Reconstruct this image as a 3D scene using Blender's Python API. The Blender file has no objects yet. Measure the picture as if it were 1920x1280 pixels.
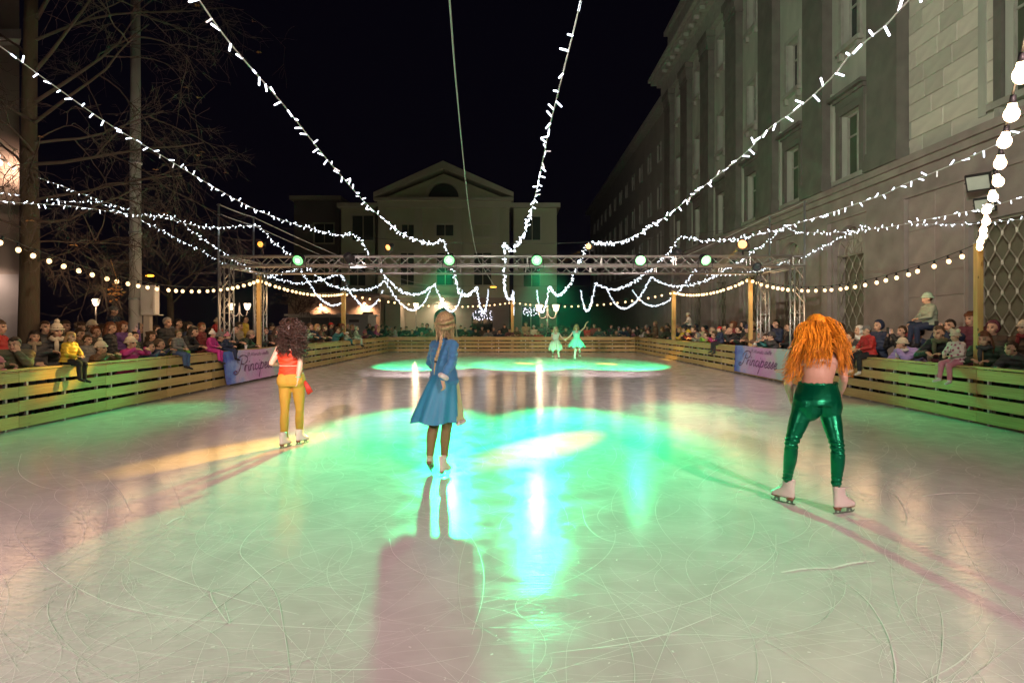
import bpy, math, random
from mathutils import Vector, Matrix, noise
V = Vector
R = math.radians
random.seed(7)
sc = bpy.context.scene
col = sc.collection

# ------------------------------------------------------------------ camera
F = 1173.0            # focal length in pixels of the 1920 wide picture
HC = 1.55             # camera height, metres
cam = bpy.data.cameras.new('camera'); cam.lens = F/1920*36; cam.sensor_width = 36
cam.shift_y = -29/1920; cam.clip_start = .05; cam.clip_end = 900
camo = bpy.data.objects.new('camera', cam); col.objects.link(camo)
camo.location = (0, 0, HC); camo.rotation_euler = (R(90), 0, 0)
sc.camera = camo

# ------------------------------------------------------------------ world, exposure
w = bpy.data.worlds.new('World'); sc.world = w; w.use_nodes = True
bg = w.node_tree.nodes['Background']
bg.inputs[0].default_value = (.30, .22, .75, 1); bg.inputs[1].default_value = .0035
sc.view_settings.view_transform = 'Standard'; sc.view_settings.look = 'None'
sc.view_settings.exposure = 0; sc.view_settings.gamma = 1
sc.cycles.use_denoising = True; sc.cycles.use_adaptive_sampling = True; sc.cycles.adaptive_threshold = .025
try: sc.cycles.denoiser = 'OPENIMAGEDENOISE'
except Exception: pass
sc.cycles.max_bounces = 5; sc.cycles.diffuse_bounces = 2; sc.cycles.glossy_bounces = 3
sc.cycles.volume_bounces = 0; sc.cycles.transparent_max_bounces = 8
sc.cycles.sample_clamp_indirect = 4; sc.cycles.caustics_reflective = False; sc.cycles.caustics_refractive = False

SPOTK = 5.0; FLOODW = 3250; FILLW = 5000; BACKW = 4000; BULBW = 15; LK = 2.2; HZ = .0004
# ------------------------------------------------------------------ helpers
def P(px, py, Y):
    """point of the place at depth Y that the photograph shows at px, py"""
    return V(((px-960)/F*Y, Y, HC+(611-py)/F*Y))

class MB:
    def __init__(s): s.v = []; s.f = []; s.mi = []
    def add(s, vs, fs, mi=0):
        b = len(s.v); s.v += [tuple(x) for x in vs]
        s.f += [tuple(i+b for i in f) for f in fs]; s.mi += [mi]*len(fs)
    def box(s, x0, x1, y0, y1, z0, z1, mi=0):
        s.add([(x0,y0,z0),(x1,y0,z0),(x1,y1,z0),(x0,y1,z0),(x0,y0,z1),(x1,y0,z1),(x1,y1,z1),(x0,y1,z1)],
              [(0,3,2,1),(4,5,6,7),(0,1,5,4),(1,2,6,5),(2,3,7,6),(3,0,4,7)], mi)
    def mbox(s, M, sx, sy, sz, mi=0):
        c = [M @ V((x*sx/2, y*sy/2, z*sz/2)) for z in (-1,1) for x, y in ((-1,-1),(1,-1),(1,1),(-1,1))]
        s.add(c, [(0,3,2,1),(4,5,6,7),(0,1,5,4),(1,2,6,5),(2,3,7,6),(3,0,4,7)], mi)
    def prism(s, poly, a0, a1, axis='y', mi=0):
        """poly: 2D outline, extruded along axis"""
        n = len(poly)
        def p(u, w_, a): return (u, a, w_) if axis == 'y' else ((a, u, w_) if axis == 'x' else (u, w_, a))
        vs = [p(u, w_, a0) for u, w_ in poly] + [p(u, w_, a1) for u, w_ in poly]
        fs = [tuple(range(n)), tuple(range(2*n-1, n-1, -1))] + [(i, i+n, (i+1) % n+n, (i+1) % n) for i in range(n)]
        s.add(vs, fs, mi)
    def tube(s, pts, rad, n=8, mi=0, flat=1.0, up=None, caps=True):
        pts = [V(p) for p in pts]
        if not hasattr(rad, '__len__'): rad = [rad]*len(pts)
        vs = []; prev = None
        for i, p in enumerate(pts):
            t = (pts[min(i+1, len(pts)-1)]-pts[max(i-1, 0)])
            if t.length < 1e-9: t = V((0,0,1))
            t.normalize()
            if prev is None:
                a = V(up) if up is not None else (V((0,0,1)) if abs(t.z) < .9 else V((1,0,0)))
            else: a = prev
            a = a-t*a.dot(t)
            if a.length < 1e-6: a = t.orthogonal()
            a.normalize(); prev = a; b = t.cross(a)
            for k in range(n):
                th = 2*math.pi*k/n
                vs.append(p+a*math.cos(th)*rad[i]*flat+b*math.sin(th)*rad[i])
        fs = [(i*n+k, i*n+(k+1) % n, (i+1)*n+(k+1) % n, (i+1)*n+k) for i in range(len(pts)-1) for k in range(n)]
        if caps:
            fs.append(tuple(range(n-1, -1, -1))); fs.append(tuple((len(pts)-1)*n+k for k in range(n)))
        s.add(vs, fs, mi)
    def cap(s, a, b, ra, rb, n=12, flat=1.0, up=None):
        """tapered limb with rounded ends"""
        a = V(a); b = V(b); d = b-a; L = d.length
        if L < 1e-6: return s.ell(a, ra, ra, ra)
        d /= L
        pts = []; rr = []
        for k in range(4):
            t = (k+.3)/4*math.pi/2; pts.append(a-d*ra*math.cos(t)); rr.append(ra*math.sin(t))
        for k in range(5):
            q = k/4; pts.append(a+d*L*q); rr.append(ra+(rb-ra)*q)
        for k in range(3, -1, -1):
            t = (k+.3)/4*math.pi/2; pts.append(b+d*rb*math.cos(t)); rr.append(rb*math.sin(t))
        s.tube(pts, rr, n, flat=flat, up=up)
    def chain(s, pts, rads, n=12, flat=1.0, up=None):
        """smooth limb through points"""
        q = catmull(pts, 5); m = len(q)
        rr = []
        for i in range(m):
            t = i/(m-1)*(len(rads)-1); k = min(int(t), len(rads)-2); u = t-k; u = u*u*(3-2*u)
            rr.append(rads[k]*(1-u)+rads[k+1]*u)
        a = (q[0]-q[1]).normalized(); b = (q[-1]-q[-2]).normalized()
        pts2 = [q[0]+a*rr[0]*.85, q[0]+a*rr[0]*.5]+q+[q[-1]+b*rr[-1]*.5, q[-1]+b*rr[-1]*.85]
        s.tube(pts2, [rr[0]*.4, rr[0]*.85]+rr+[rr[-1]*.85, rr[-1]*.4], n, flat=flat, up=up)
    def ell(s, c, rx, ry, rz, M=None, n=14, m=8, mi=0):
        c = V(c); vs = []; fs = []
        for j in range(1, m):
            ph = math.pi*j/m
            for i in range(n):
                th = 2*math.pi*i/n
                v = V((rx*math.sin(ph)*math.cos(th), ry*math.sin(ph)*math.sin(th), rz*math.cos(ph)))
                vs.append(c+(M @ v if M else v))
        t = V((0,0,rz)); vs.append(c+(M @ t if M else t)); vs.append(c-(M @ t if M else t))
        T = (m-1)*n; B = T+1
        for i in range(n):
            i2 = (i+1) % n
            fs.append((T, i, i2)); fs.append((B, (m-2)*n+i2, (m-2)*n+i))
            for j in range(m-2): fs.append((j*n+i, (j+1)*n+i, (j+1)*n+i2, j*n+i2))
        s.add(vs, fs, mi)
    def loft(s, rings, n=20, mi=0, close=True):
        """rings: (centre, axis a, axis b, ra, rb)"""
        vs = []
        for c, a, b, ra, rb in rings:
            for k in range(n):
                th = 2*math.pi*k/n; vs.append(V(c)+V(a)*ra*math.cos(th)+V(b)*rb*math.sin(th))
        fs = [(i*n+k, i*n+(k+1) % n, (i+1)*n+(k+1) % n, (i+1)*n+k) for i in range(len(rings)-1) for k in range(n)]
        if close:
            fs.append(tuple(range(n-1, -1, -1))); fs.append(tuple((len(rings)-1)*n+k for k in range(n)))
        s.add(vs, fs, mi)
    def mesh(s, name, mats, smooth=False):
        me = bpy.data.meshes.new(name); me.from_pydata(s.v, [], s.f)
        if not isinstance(mats, (list, tuple)): mats = [mats]
        for m in mats: me.materials.append(m)
        if any(s.mi): me.polygons.foreach_set('material_index', s.mi)
        if smooth: me.polygons.foreach_set('use_smooth', [True]*len(me.polygons))
        me.validate(); me.update(); return me
    def build(s, name, mats, parent=None, smooth=False, loc=None):
        return link(name, s.mesh(name, mats, smooth), parent, loc)

def link(name, me, parent=None, loc=None):
    o = bpy.data.objects.new(name, me); col.objects.link(o)
    if parent: o.parent = parent
    if loc is not None: o.location = loc
    return o
def catmull(pts, k=5):
    pts = [V(p) for p in pts]
    if len(pts) < 3: return [pts[0].lerp(pts[1], i/k) for i in range(k+1)]
    out = []
    for i in range(len(pts)-1):
        p0 = pts[i-1] if i else pts[0]*2-pts[1]; p1, p2 = pts[i], pts[i+1]
        p3 = pts[i+2] if i+2 < len(pts) else pts[-1]*2-pts[-2]
        for j in range(k):
            t = j/k
            out.append(.5*((2*p1)+(p2-p0)*t+(2*p0-5*p1+4*p2-p3)*t*t+(3*p1-p0-3*p2+p3)*t**3))
    return out+[pts[-1]]
def tag(o, label=None, cat=None, group=None, kind=None):
    if label: o['label'] = label
    if cat: o['category'] = cat
    if group: o['group'] = group
    if kind: o['kind'] = kind
    return o
def empty(name, loc, label, cat, group=None, rz=0):
    o = bpy.data.objects.new(name, None); col.objects.link(o); o.location = loc; o.rotation_euler.z = rz
    o.empty_display_size = .1
    return tag(o, label, cat, group)
def clean_mesh(mb, name, mats, voxel, smooth=4, picker=None):
    """weld overlapping pieces into one continuous surface"""
    me = bpy.data.meshes.new('tmp'); me.from_pydata(mb.v, [], mb.f); me.update()
    o = bpy.data.objects.new('tmp', me); col.objects.link(o)
    m = o.modifiers.new('r', 'REMESH'); m.mode = 'VOXEL'; m.voxel_size = voxel; m.use_smooth_shade = True
    if smooth:
        k = o.modifiers.new('s', 'SMOOTH'); k.iterations = smooth; k.factor = .5
    dg = bpy.context.evaluated_depsgraph_get()
    out = bpy.data.meshes.new_from_object(o.evaluated_get(dg)); out.name = name
    bpy.data.objects.remove(o); bpy.data.meshes.remove(me)
    out.materials.clear()
    for q in (mats if isinstance(mats, (list, tuple)) else [mats]): out.materials.append(q)
    if picker:
        out.polygons.foreach_set('material_index', [picker(p.center) for p in out.polygons])
    out.polygons.foreach_set('use_smooth', [True]*len(out.polygons))
    return out

# ------------------------------------------------------------------ materials
def NT(name):
    m = bpy.data.materials.new(name); m.use_nodes = True
    nt = m.node_tree; return m, nt, nt.nodes['Principled BSDF']
def N(nt, typ, **kw):
    n = nt.nodes.new(typ)
    for k, v in kw.items():
        if hasattr(n, k): setattr(n, k, v)
        else: n.inputs[k.replace('_', ' ')].default_value = v
    return n
def mat(name, c, rough=.65, metal=0, var=.25, scale=6, bump=.15, bscale=None, spec=.4, stretch=None, rnd=0, sheen=0):
    m, nt, b = NT(name); L = nt.links.new
    b.inputs['Roughness'].default_value = rough; b.inputs['Metallic'].default_value = metal
    b.inputs['Specular IOR Level'].default_value = spec
    if sheen: b.inputs['Sheen Weight'].default_value = sheen
    tc = N(nt, 'ShaderNodeTexCoord'); mp = N(nt, 'ShaderNodeMapping'); L(tc.outputs['Object'], mp.inputs[0])
    if stretch: mp.inputs['Scale'].default_value = stretch
    no = N(nt, 'ShaderNodeTexNoise', Scale=scale, Detail=5.0); L(mp.outputs[0], no.inputs[0])
    mx = N(nt, 'ShaderNodeMix', data_type='RGBA')
    mx.inputs[6].default_value = (*[x*(1-var) for x in c], 1); mx.inputs[7].default_value = (*[min(1, x*(1+var)) for x in c], 1)
    L(no.outputs[0], mx.inputs[0]); out = mx.outputs[2]
    if rnd:
        oi = N(nt, 'ShaderNodeObjectInfo'); hs = N(nt, 'ShaderNodeHueSaturation')
        mr = N(nt, 'ShaderNodeMapRange'); mr.inputs[3].default_value = 1-rnd; mr.inputs[4].default_value = 1+rnd
        L(oi.outputs['Random'], mr.inputs[0]); L(mr.outputs[0], hs.inputs['Value']); L(out, hs.inputs['Color']); out = hs.outputs[0]
    L(out, b.inputs['Base Color'])
    if bump:
        n2 = N(nt, 'ShaderNodeTexNoise', Scale=bscale or scale*5, Detail=4.0); L(mp.outputs[0], n2.inputs[0])
        bp = N(nt, 'ShaderNodeBump', Strength=bump, Distance=.02); L(n2.outputs[0], bp.inputs['Height']); L(bp.outputs[0], b.inputs['Normal'])
    return m
def glow(name, c, s, light=True):
    m, nt, b = NT(name)
    b.inputs['Base Color'].default_value = (.8, .8, .8, 1)
    b.inputs['Emission Color'].default_value = (*c, 1); b.inputs['Emission Strength'].default_value = s
    return m
def wood(name, a, b_, axis=0):
    m, nt, b = NT(name); L = nt.links.new
    tc = N(nt, 'ShaderNodeTexCoord'); mp = N(nt, 'ShaderNodeMapping')
    mp.inputs['Scale'].default_value = [(.6 if i == axis else 9) for i in range(3)]
    oi = N(nt, 'ShaderNodeObjectInfo'); L(tc.outputs['Object'], mp.inputs[0])
    ad = N(nt, 'ShaderNodeVectorMath', operation='MULTIPLY_ADD'); ad.inputs[1].default_value = (37, 11, 53)
    L(oi.outputs['Random'], ad.inputs[0]); L(mp.outputs[0], ad.inputs[2])
    no = N(nt, 'ShaderNodeTexNoise', Scale=2.2, Detail=8.0, Distortion=.8); L(ad.outputs[0], no.inputs[0])
    mx = N(nt, 'ShaderNodeMix', data_type='RGBA'); mx.inputs[6].default_value = (*a, 1); mx.inputs[7].default_value = (*b_, 1)
    cr = N(nt, 'ShaderNodeMapRange'); cr.inputs[1].default_value = .35; cr.inputs[2].default_value = .65
    L(no.outputs[0], cr.inputs[0]); L(cr.outputs[0], mx.inputs[0])
    vo = N(nt, 'ShaderNodeTexVoronoi', Scale=3.0); L(ad.outputs[0], vo.inputs[0])
    m2 = N(nt, 'ShaderNodeMapping'); m2.inputs['Scale'].default_value = [(1 if i == axis else 2.5) for i in range(3)]
    L(tc.outputs['Object'], m2.inputs[0]); a2 = N(nt, 'ShaderNodeVectorMath', operation='MULTIPLY_ADD'); a2.inputs[1].default_value = (37, 11, 53)
    L(oi.outputs['Random'], a2.inputs[0]); L(m2.outputs[0], a2.inputs[2]); L(a2.outputs[0], vo.inputs[0])
    kr = N(nt, 'ShaderNodeMapRange'); kr.inputs[1].default_value = .05; kr.inputs[2].default_value = .11
    kr.inputs[3].default_value = .18; kr.inputs[4].default_value = 1; L(vo.outputs['Distance'], kr.inputs[0])
    ml = N(nt, 'ShaderNodeMix', data_type='RGBA', blend_type='MULTIPLY'); ml.inputs[0].default_value = 1
    L(mx.outputs[2], ml.inputs[6]); L(kr.outputs[0], ml.inputs[7])
    hs = N(nt, 'ShaderNodeHueSaturation'); mr = N(nt, 'ShaderNodeMapRange'); mr.inputs[3].default_value = .78; mr.inputs[4].default_value = 1.15
    L(oi.outputs['Random'], mr.inputs[0]); L(mr.outputs[0], hs.inputs['Value']); L(ml.outputs[2], hs.inputs['Color'])
    L(hs.outputs[0], b.inputs['Base Color']); b.inputs['Roughness'].default_value = .6
    bp = N(nt, 'ShaderNodeBump', Strength=.25, Distance=.01); L(no.outputs[0], bp.inputs['Height']); L(bp.outputs[0], b.inputs['Normal'])
    return m
def ice_mat():
    m, nt, b = NT('ice_surface'); L = nt.links.new
    tc = N(nt, 'ShaderNodeTexCoord')
    def noise_(sx, sy, s, d=6.0, dist=0):
        mp = N(nt, 'ShaderNodeMapping'); mp.inputs['Scale'].default_value = (sx, sy, 1); L(tc.outputs['Object'], mp.inputs[0])
        n = N(nt, 'ShaderNodeTexNoise', Scale=s, Detail=d, Distortion=dist); L(mp.outputs[0], n.inputs[0]); return n
    big = noise_(1, .8, .45, 4.0, .6); mid = noise_(1, 1, 2.6, 8.0, 1.2); fine = noise_(1, 1, 40, 5.0)
    a = N(nt, 'ShaderNodeMix', data_type='RGBA'); a.inputs[6].default_value = (.54, .53, .53, 1); a.inputs[7].default_value = (.72, .715, .715, 1)
    mr = N(nt, 'ShaderNodeMapRange'); mr.inputs[1].default_value = .32; mr.inputs[2].default_value = .68
    ad = N(nt, 'ShaderNodeMath', operation='MULTIPLY_ADD'); ad.inputs[1].default_value = .5
    L(mid.outputs[0], ad.inputs[0]); h = N(nt, 'ShaderNodeMath', operation='MULTIPLY'); h.inputs[1].default_value = .5
    L(big.outputs[0], h.inputs[0]); L(h.outputs[0], ad.inputs[2]); L(ad.outputs[0], mr.inputs[0]); L(mr.outputs[0], a.inputs[0])
    # scuffed powder: thin bright web
    vo = N(nt, 'ShaderNodeTexVoronoi', feature='DISTANCE_TO_EDGE', Scale=1.1)
    mp = N(nt, 'ShaderNodeMapping'); mp.inputs['Scale'].default_value = (1, .45, 1); mp.inputs['Rotation'].default_value = (0, 0, .5)
    wv = noise_(1, 1, 1.3, 3.0); vm = N(nt, 'ShaderNodeVectorMath', operation='MULTIPLY_ADD'); vm.inputs[1].default_value = (1.6, 1.6, 0)
    L(wv.outputs['Color'], vm.inputs[0]); L(tc.outputs['Object'], vm.inputs[2]); L(vm.outputs[0], mp.inputs[0]); L(mp.outputs[0], vo.inputs[0])
    er = N(nt, 'ShaderNodeMapRange'); er.inputs[1].default_value = .0; er.inputs[2].default_value = .02; er.inputs[3].default_value = .10; er.inputs[4].default_value = 0
    L(vo.outputs['Distance'], er.inputs[0])
    c2 = N(nt, 'ShaderNodeMix', data_type='RGBA'); c2.inputs[7].default_value = (.85, .85, .85, 1)
    L(er.outputs[0], c2.inputs[0]); L(a.outputs[2], c2.inputs[6]); L(c2.outputs[2], b.inputs['Base Color'])
    rr = N(nt, 'ShaderNodeMapRange'); rr.inputs[1].default_value = .35; rr.inputs[2].default_value = .65
    rr.inputs[3].default_value = .095; rr.inputs[4].default_value = .185
    L(mid.outputs[0], rr.inputs[0]); L(rr.outputs[0], b.inputs['Roughness'])
    b.inputs['IOR'].default_value = 1.33; b.inputs['Specular IOR Level'].default_value = .42
    sw = noise_(.5, 2.6, 11, 5.0, .4)
    b1 = N(nt, 'ShaderNodeBump', Strength=.09, Distance=.02); L(sw.outputs[0], b1.inputs['Height'])
    b2 = N(nt, 'ShaderNodeBump', Strength=.10, Distance=.004); L(fine.outputs[0], b2.inputs['Height']); L(b1.outputs[0], b2.inputs['Normal'])
    L(b2.outputs[0], b.inputs['Normal'])
    return m
M_ = {}
M_['ice'] = ice_mat()
M_['mark'] = mat('ice_scratch', (.92, .92, .92), .4, var=.05, bump=0)
M_['plaza'] = mat('plaza_paving', (.13, .12, .11), .8, var=.3, scale=2, bump=.3)
M_['pine'] = wood('pine_plank', (.64, .50, .20), (.50, .35, .12), 1)
M_['pinex'] = wood('pine_plank_end', (.72, .53, .24), (.60, .40, .15), 0)
M_['pinez'] = wood('pine_post', (.60, .40, .14), (.48, .30, .10), 2)
M_['galv'] = mat('galvanised_steel', (.62, .63, .64), .35, .85, var=.2, scale=15, bump=.05)
M_['alu'] = mat('truss_aluminium', (.50, .49, .48), .42, .75, var=.12, scale=20, bump=.05)
M_['black'] = mat('black_plastic', (.02, .02, .022), .5, var=.3, bump=.05)
M_['cable'] = mat('white_cable', (.6, .6, .58), .5, var=.1, bump=0)
M_['dcable'] = mat('dark_cable', (.05, .045, .04), .5, var=.1, bump=0)
M_['led'] = glow('cool_white_led', (.76, .86, 1.0), 5); M_['ledfar'] = glow('cool_white_led_far', (.78, .88, 1.0), 7); M_['leddim'] = glow('dim_led', (.85, .80, .85), .5)
M_['bulb'] = glow('warm_bulb', (1.0, .64, .30), 2.6)
M_['hotbulb'] = glow('warm_bulb_near', (1.0, .66, .36), 22)

# ------------------------------------------------------------------ ground, ice
XR = 7.35; YE = 37.2
g = MB(); g.box(-130, 130, -40, 260, -1.0, -.12)
tag(g.build('ground', M_['plaza']), kind='structure')
g = MB(); g.add([(-XR-.25,-6,0),(XR+.25,-6,0),(XR+.25,YE+.2,0),(-XR-.25,YE+.2,0)], [(0,1,2,3)])
g.box(-XR-.25, XR+.25, -6, YE+.2, -.11, -.004)
tag(g.build('ice_rink_surface', M_['ice']), kind='structure')
# skate scratches: thin raised ridges of scraped ice, far too many to count
g = MB(); rs = random.Random(3)
def ridge(pts, wd, z=.0035):
    for i in range(len(pts)-1):
        a = V(pts[i]); b = V(pts[i+1]); d = (b-a); 
        if d.length < 1e-5: continue
        n_ = V((-d.y, d.x, 0)).normalized()
        wa = wd*(.5+.5*math.sin(math.pi*min(1, (i+.3)/len(pts)))); wb = wd*(.5+.5*math.sin(math.pi*min(1, (i+1.3)/len(pts))))
        g.add([a-n_*wa, b-n_*wb, b+n_*wb, a+n_*wa], [(0,1,2,3)])
def icept(px, py):
    Y = HC*F/(py-611); return V(((px-960)/F*Y, Y, .0035))
seen = [[(580,940),(520,965),(470,1000),(450,1035),(475,1065),(500,1090),(520,1120),(530,1170),(540,1230),(545,1280)],
 [(40,965),(28,1000),(60,1040),(110,1080),(180,1120),(260,1145),(400,1165),(600,1178),(760,1185)],
 [(230,1045),(330,1085),(450,1125),(560,1152)],[(410,1250),(560,1255),(740,1253),(880,1230)],
 [(730,1010),(740,1040),(790,1075),(880,1100)],[(845,975),(885,1010),(905,1060),(905,1120),(885,1190)],
 [(1455,1000),(1450,1040),(1400,1080),(1320,1120),(1200,1155),(1110,1170)],
 [(1560,1075),(1620,1120),(1660,1180),(1678,1240),(1678,1280)],[(1110,1210),(1180,1195),(1300,1190),(1420,1195)],
 [(100,1070),(180,1030),(260,1000),(340,975)],[(1640,905),(1680,930),(1698,960),(1700,985)],
 [(420,1130),(430,1170),(395,1110),(450,1100)],[(1850,1190),(1800,1240),(1730,1280)],
 [(40,850),(35,885),(70,910),(120,920)],[(205,900),(230,930),(245,960)],[(1090,950),(1100,985),(1130,1010),(1180,1020)],
 [(300,1210),(420,1130),(520,1060),(600,1030)],[(1030,1225),(1210,1200),(1350,1150)]]
for s in seen: ridge(catmull([icept(*p) for p in s], 7), rs.uniform(.0022, .0036))
for i in range(2600):
    Y = 1.8+13*rs.random()**1.4; X = rs.uniform(-6.8, 6.8)
    if abs(X) > .92*Y: X *= .6
    r = rs.choice((rs.uniform(.2, 1.2), rs.uniform(.5, 4.5), rs.uniform(3, 9))); a0 = rs.uniform(0, 6.28); sp = rs.uniform(.25, 1.6)/max(.6, r)*1.2
    c = V((X-r*math.cos(a0), Y-r*math.sin(a0), .0035)); k = rs.uniform(-.25, .25)
    ridge([c+V((math.cos(a0+sp*t/14), math.sin(a0+sp*t/14), 0))*(r*(1+k*(t/14)**2)) for t in range(15)], rs.uniform(.0006, .0015))
for i in range(700):      # scraped-off crumbs of ice
    Y = 1.9+7*rs.random()**1.3; X = rs.uniform(-.8, .8)*Y
    p = V((X, Y, .0036)); a = rs.uniform(0, 3.14); s = rs.uniform(.003, .010)
    d = V((math.cos(a), math.sin(a), 0)); ridge([p-d*s, p+d*s*.4, p+d*s], s*rs.uniform(.3, .7))
for (ax, ay), (bx, by) in [((1465,1073),(1560,1065)), ((1560,1065),(1640,1052)), ((1730,930),(1830,925)), ((310,985),(345,968))]:
    ridge(catmull([icept(ax, ay), icept((ax+bx)/2, (ay+by)/2-3), icept(bx, by)], 5), .012)
tag(g.build('skate_scratches', M_['mark']), kind='stuff', label='white skate scratches and crumbs scraped into the ice')

# ------------------------------------------------------------------ rink fence
PZ = [(.035,.205), (.262,.425), (.482,.645), (.702,.868)]
def fence(label, origin, n, along, out, wood_):
    """n panels of 2 m along direction; out = direction away from the ice"""
    a = V(along); o_ = V(out); root = empty('rink_fence', origin, label, 'fence', 'plank fences round the ice rink')
    ax = 0 if abs(a.x) > .5 else 1
    def bxx(mb, s0, s1, t0, t1, z0, z1):
        p = a*s0+o_*t0; q = a*s1+o_*t1
        mb.box(min(p.x,q.x), max(p.x,q.x), min(p.y,q.y), max(p.y,q.y), z0, z1)
    fr = random.Random(int(origin[0]*3+origin[1]))
    pm = []
    for k in range(3):
        mb = MB(); bxx(mb, -.997+.002*k, .996, 0, .024, -.5, .5); pm.append(mb.mesh('plank', wood_))
    for i in range(n):
        for z0, z1 in PZ:
            j = fr.uniform(-.006, .006)
            p = link('plank', pm[fr.randrange(3)], root, a*(i*2+1)+V((0,0,(z0+z1)/2+j))+o_*fr.uniform(0, .005))
            p.scale.z = z1-z0+fr.uniform(-.006, .006); p.rotation_euler[1-ax] = fr.uniform(-.0018, .0018)
    cm = MB(); bxx(cm, -.998, .996, -.02, .12, -.014, .014); cm = cm.mesh('cap_board', wood_)
    for i in range(n): link('cap_board', cm, root, a*(i*2+1)+V((0,0,.893)))
    st = MB(); bxx(st, -.02, .02, .032, .072, -.12, .872); st = st.mesh('post', M_['galv'])
    for i in range(n):
        for s in (.2, 1.0, 1.8): link('post', st, root, a*(i*2+s))
    return root
fence('left hand side fence of four yellow pine planks with galvanised posts', (-XR, 3.33, 0), 17, (0,1,0), (-1,0,0), M_['pine'])
fence('right hand side fence of four yellow pine planks with galvanised posts', (XR, 3.9, 0), 17, (0,1,0), (1,0,0), M_['pine'])
r_ = fence('far end fence of yellow pine planks closing the rink', (-7, YE+.13, 0), 7, (1,0,0), (0,1,0), M_['pinex'])
for nm, x0, x1 in (('corner_board', -7.345, -7.003), ('corner_board', 7.003, 7.345)):
    m_ = MB()
    for z0, z1 in PZ: m_.box(x0, x1, 0, .024, z0, z1)
    m_.build(nm, M_['pinex'], r_, loc=(7, 0, 0))

# ------------------------------------------------------------------ banners
BC = {}
def banner_mat():
    m, nt, b = NT('banner_print'); L = nt.links.new
    tc = N(nt, 'ShaderNodeTexCoord'); mp = N(nt, 'ShaderNodeMapping'); L(tc.outputs['Generated'], mp.inputs[0])
    sp = N(nt, 'ShaderNodeSeparateXYZ'); L(mp.outputs[0], sp.inputs[0])
    no = N(nt, 'ShaderNodeTexNoise', Scale=2.5, Detail=3.0); L(tc.outputs['Object'], no.inputs[0])
    ad = N(nt, 'ShaderNodeMath', operation='MULTIPLY_ADD'); ad.inputs[1].default_value = .5
    L(no.outputs[0], ad.inputs[0]); sb = N(nt, 'ShaderNodeMath', operation='SUBTRACT'); sb.inputs[1].default_value = .25
    L(sp.outputs[0], sb.inputs[0]); L(sb.outputs[0], ad.inputs[2])
    cr = N(nt, 'ShaderNodeValToRGB'); e = cr.color_ramp.elements
    e[0].position = 0; e[0].color = (.03, .08, .55, 1); e[1].position = 1; e[1].color = (.30, .62, .60, 1)
    for p, c in ((.12, (.16, .30, .75)), (.25, (.52, .46, .70)), (.5, (.60, .28, .62)), (.68, (.60, .42, .62)), (.82, (.42, .56, .50))):
        q = e.new(p); q.color = (*c, 1)
    L(ad.outputs[0], cr.inputs[0]); L(cr.outputs[0], b.inputs['Base Color']); b.inputs['Roughness'].default_value = .35
    b2 = N(nt, 'ShaderNodeTexNoise', Scale=3.0, Detail=3.0); L(tc.outputs['Object'], b2.inputs[0])
    bp = N(nt, 'ShaderNodeBump', Strength=.4, Distance=.03); L(b2.outputs[0], bp.inputs['Height']); L(bp.outputs[0], b.inputs['Normal'])
    return m
BM = banner_mat(); INK = mat('purple_ink', (.13, .02, .15), .4, var=.2, bump=0)
# script strokes, unit = x-height, each glyph (width, strokes)
G = {
 'P': (1.45, [[(.9,2.1),(.75,1.2),(.55,.4),(.2,-.15),(-.35,-.25),(-.6,0),(-.3,.25),(.1,.05)], [(.1,1.3),(.05,1.9),(.6,2.45),(1.4,2.5),(2.0,2.1),(1.9,1.5),(1.3,1.15),(.85,1.25)]]),
 'r': (.75, [[(0,.1),(.25,.95),(.2,0)], [(.22,.6),(.4,.95),(.62,.9)]]),
 'i': (.5, [[(.2,1),(.15,.25),(.28,0),(.45,.2)], [(.22,1.38),(.26,1.5)]]),
 'n': (1.0, [[(.1,1),(.1,0)], [(.12,.6),(.35,.95),(.6,.95),(.68,.6),(.66,.15),(.8,0),(.95,.2)]]),
 'c': (.75, [[(.65,.8),(.45,1),(.2,.85),(.1,.45),(.25,.05),(.5,.02),(.75,.25)]]),
 'p': (.95, [[(.15,1.35),(.1,.4),(-.05,-.9),(-.12,-1.3)], [(.12,.6),(.35,1),(.65,.95),(.75,.5),(.55,.05),(.2,.05)]]),
 'e': (.75, [[(.12,.45),(.5,.6),(.62,.85),(.42,1),(.18,.85),(.1,.4),(.28,.03),(.52,.03),(.75,.25)]]),
 's': (.68, [[(.05,.1),(.35,.9),(.42,1.1),(.5,.6),(.55,.2),(.35,0),(.1,.1)]]),
 'I': (.7, [[(.45,1.7),(.3,.8),(.2,0)], [(.1,1.65),(.7,1.7)], [(0,0),(.45,.02)]]),
 'l': (.42, [[(.1,.4),(.35,1.5),(.25,1.75),(.12,1.3),(.12,.2),(.25,0),(.4,.15)]]),
 'M': (1.5, [[(0,0),(.3,.8),(.45,1.65),(.65,.5),(.7,.3),(1.1,1.65),(1.15,.6),(1.2,0)]]),
 'o': (.8, [[(.4,1),(.15,.8),(.12,.3),(.4,0),(.68,.3),(.65,.8),(.4,1)]]),
 'd': (.9, [[(.65,.8),(.35,1),(.12,.6),(.15,.15),(.4,0),(.65,.3)], [(.75,1.8),(.66,.6),(.7,.1),(.85,.05)]]),
 ' ': (.5, [])}
def write(text, x0, z0, h, parent, y, thick, name, k=1.0):
    mb = MB(); x = x0
    for ch in text:
        wd, st = G[ch]
        for s in st:
            pts = [V((x+(u+.28*v_)*h*k, y, z0+v_*h)) for u, v_ in s]
            pts = catmull(pts, 4)
            mb.tube(pts, [thick*(.55+.75*abs(math.sin(i*.55))) for i in range(len(pts))], 5, flat=.25, up=(0,1,0))
        x += (wd+.02)*h*k
    return mb.build(name, INK, parent)
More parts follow.
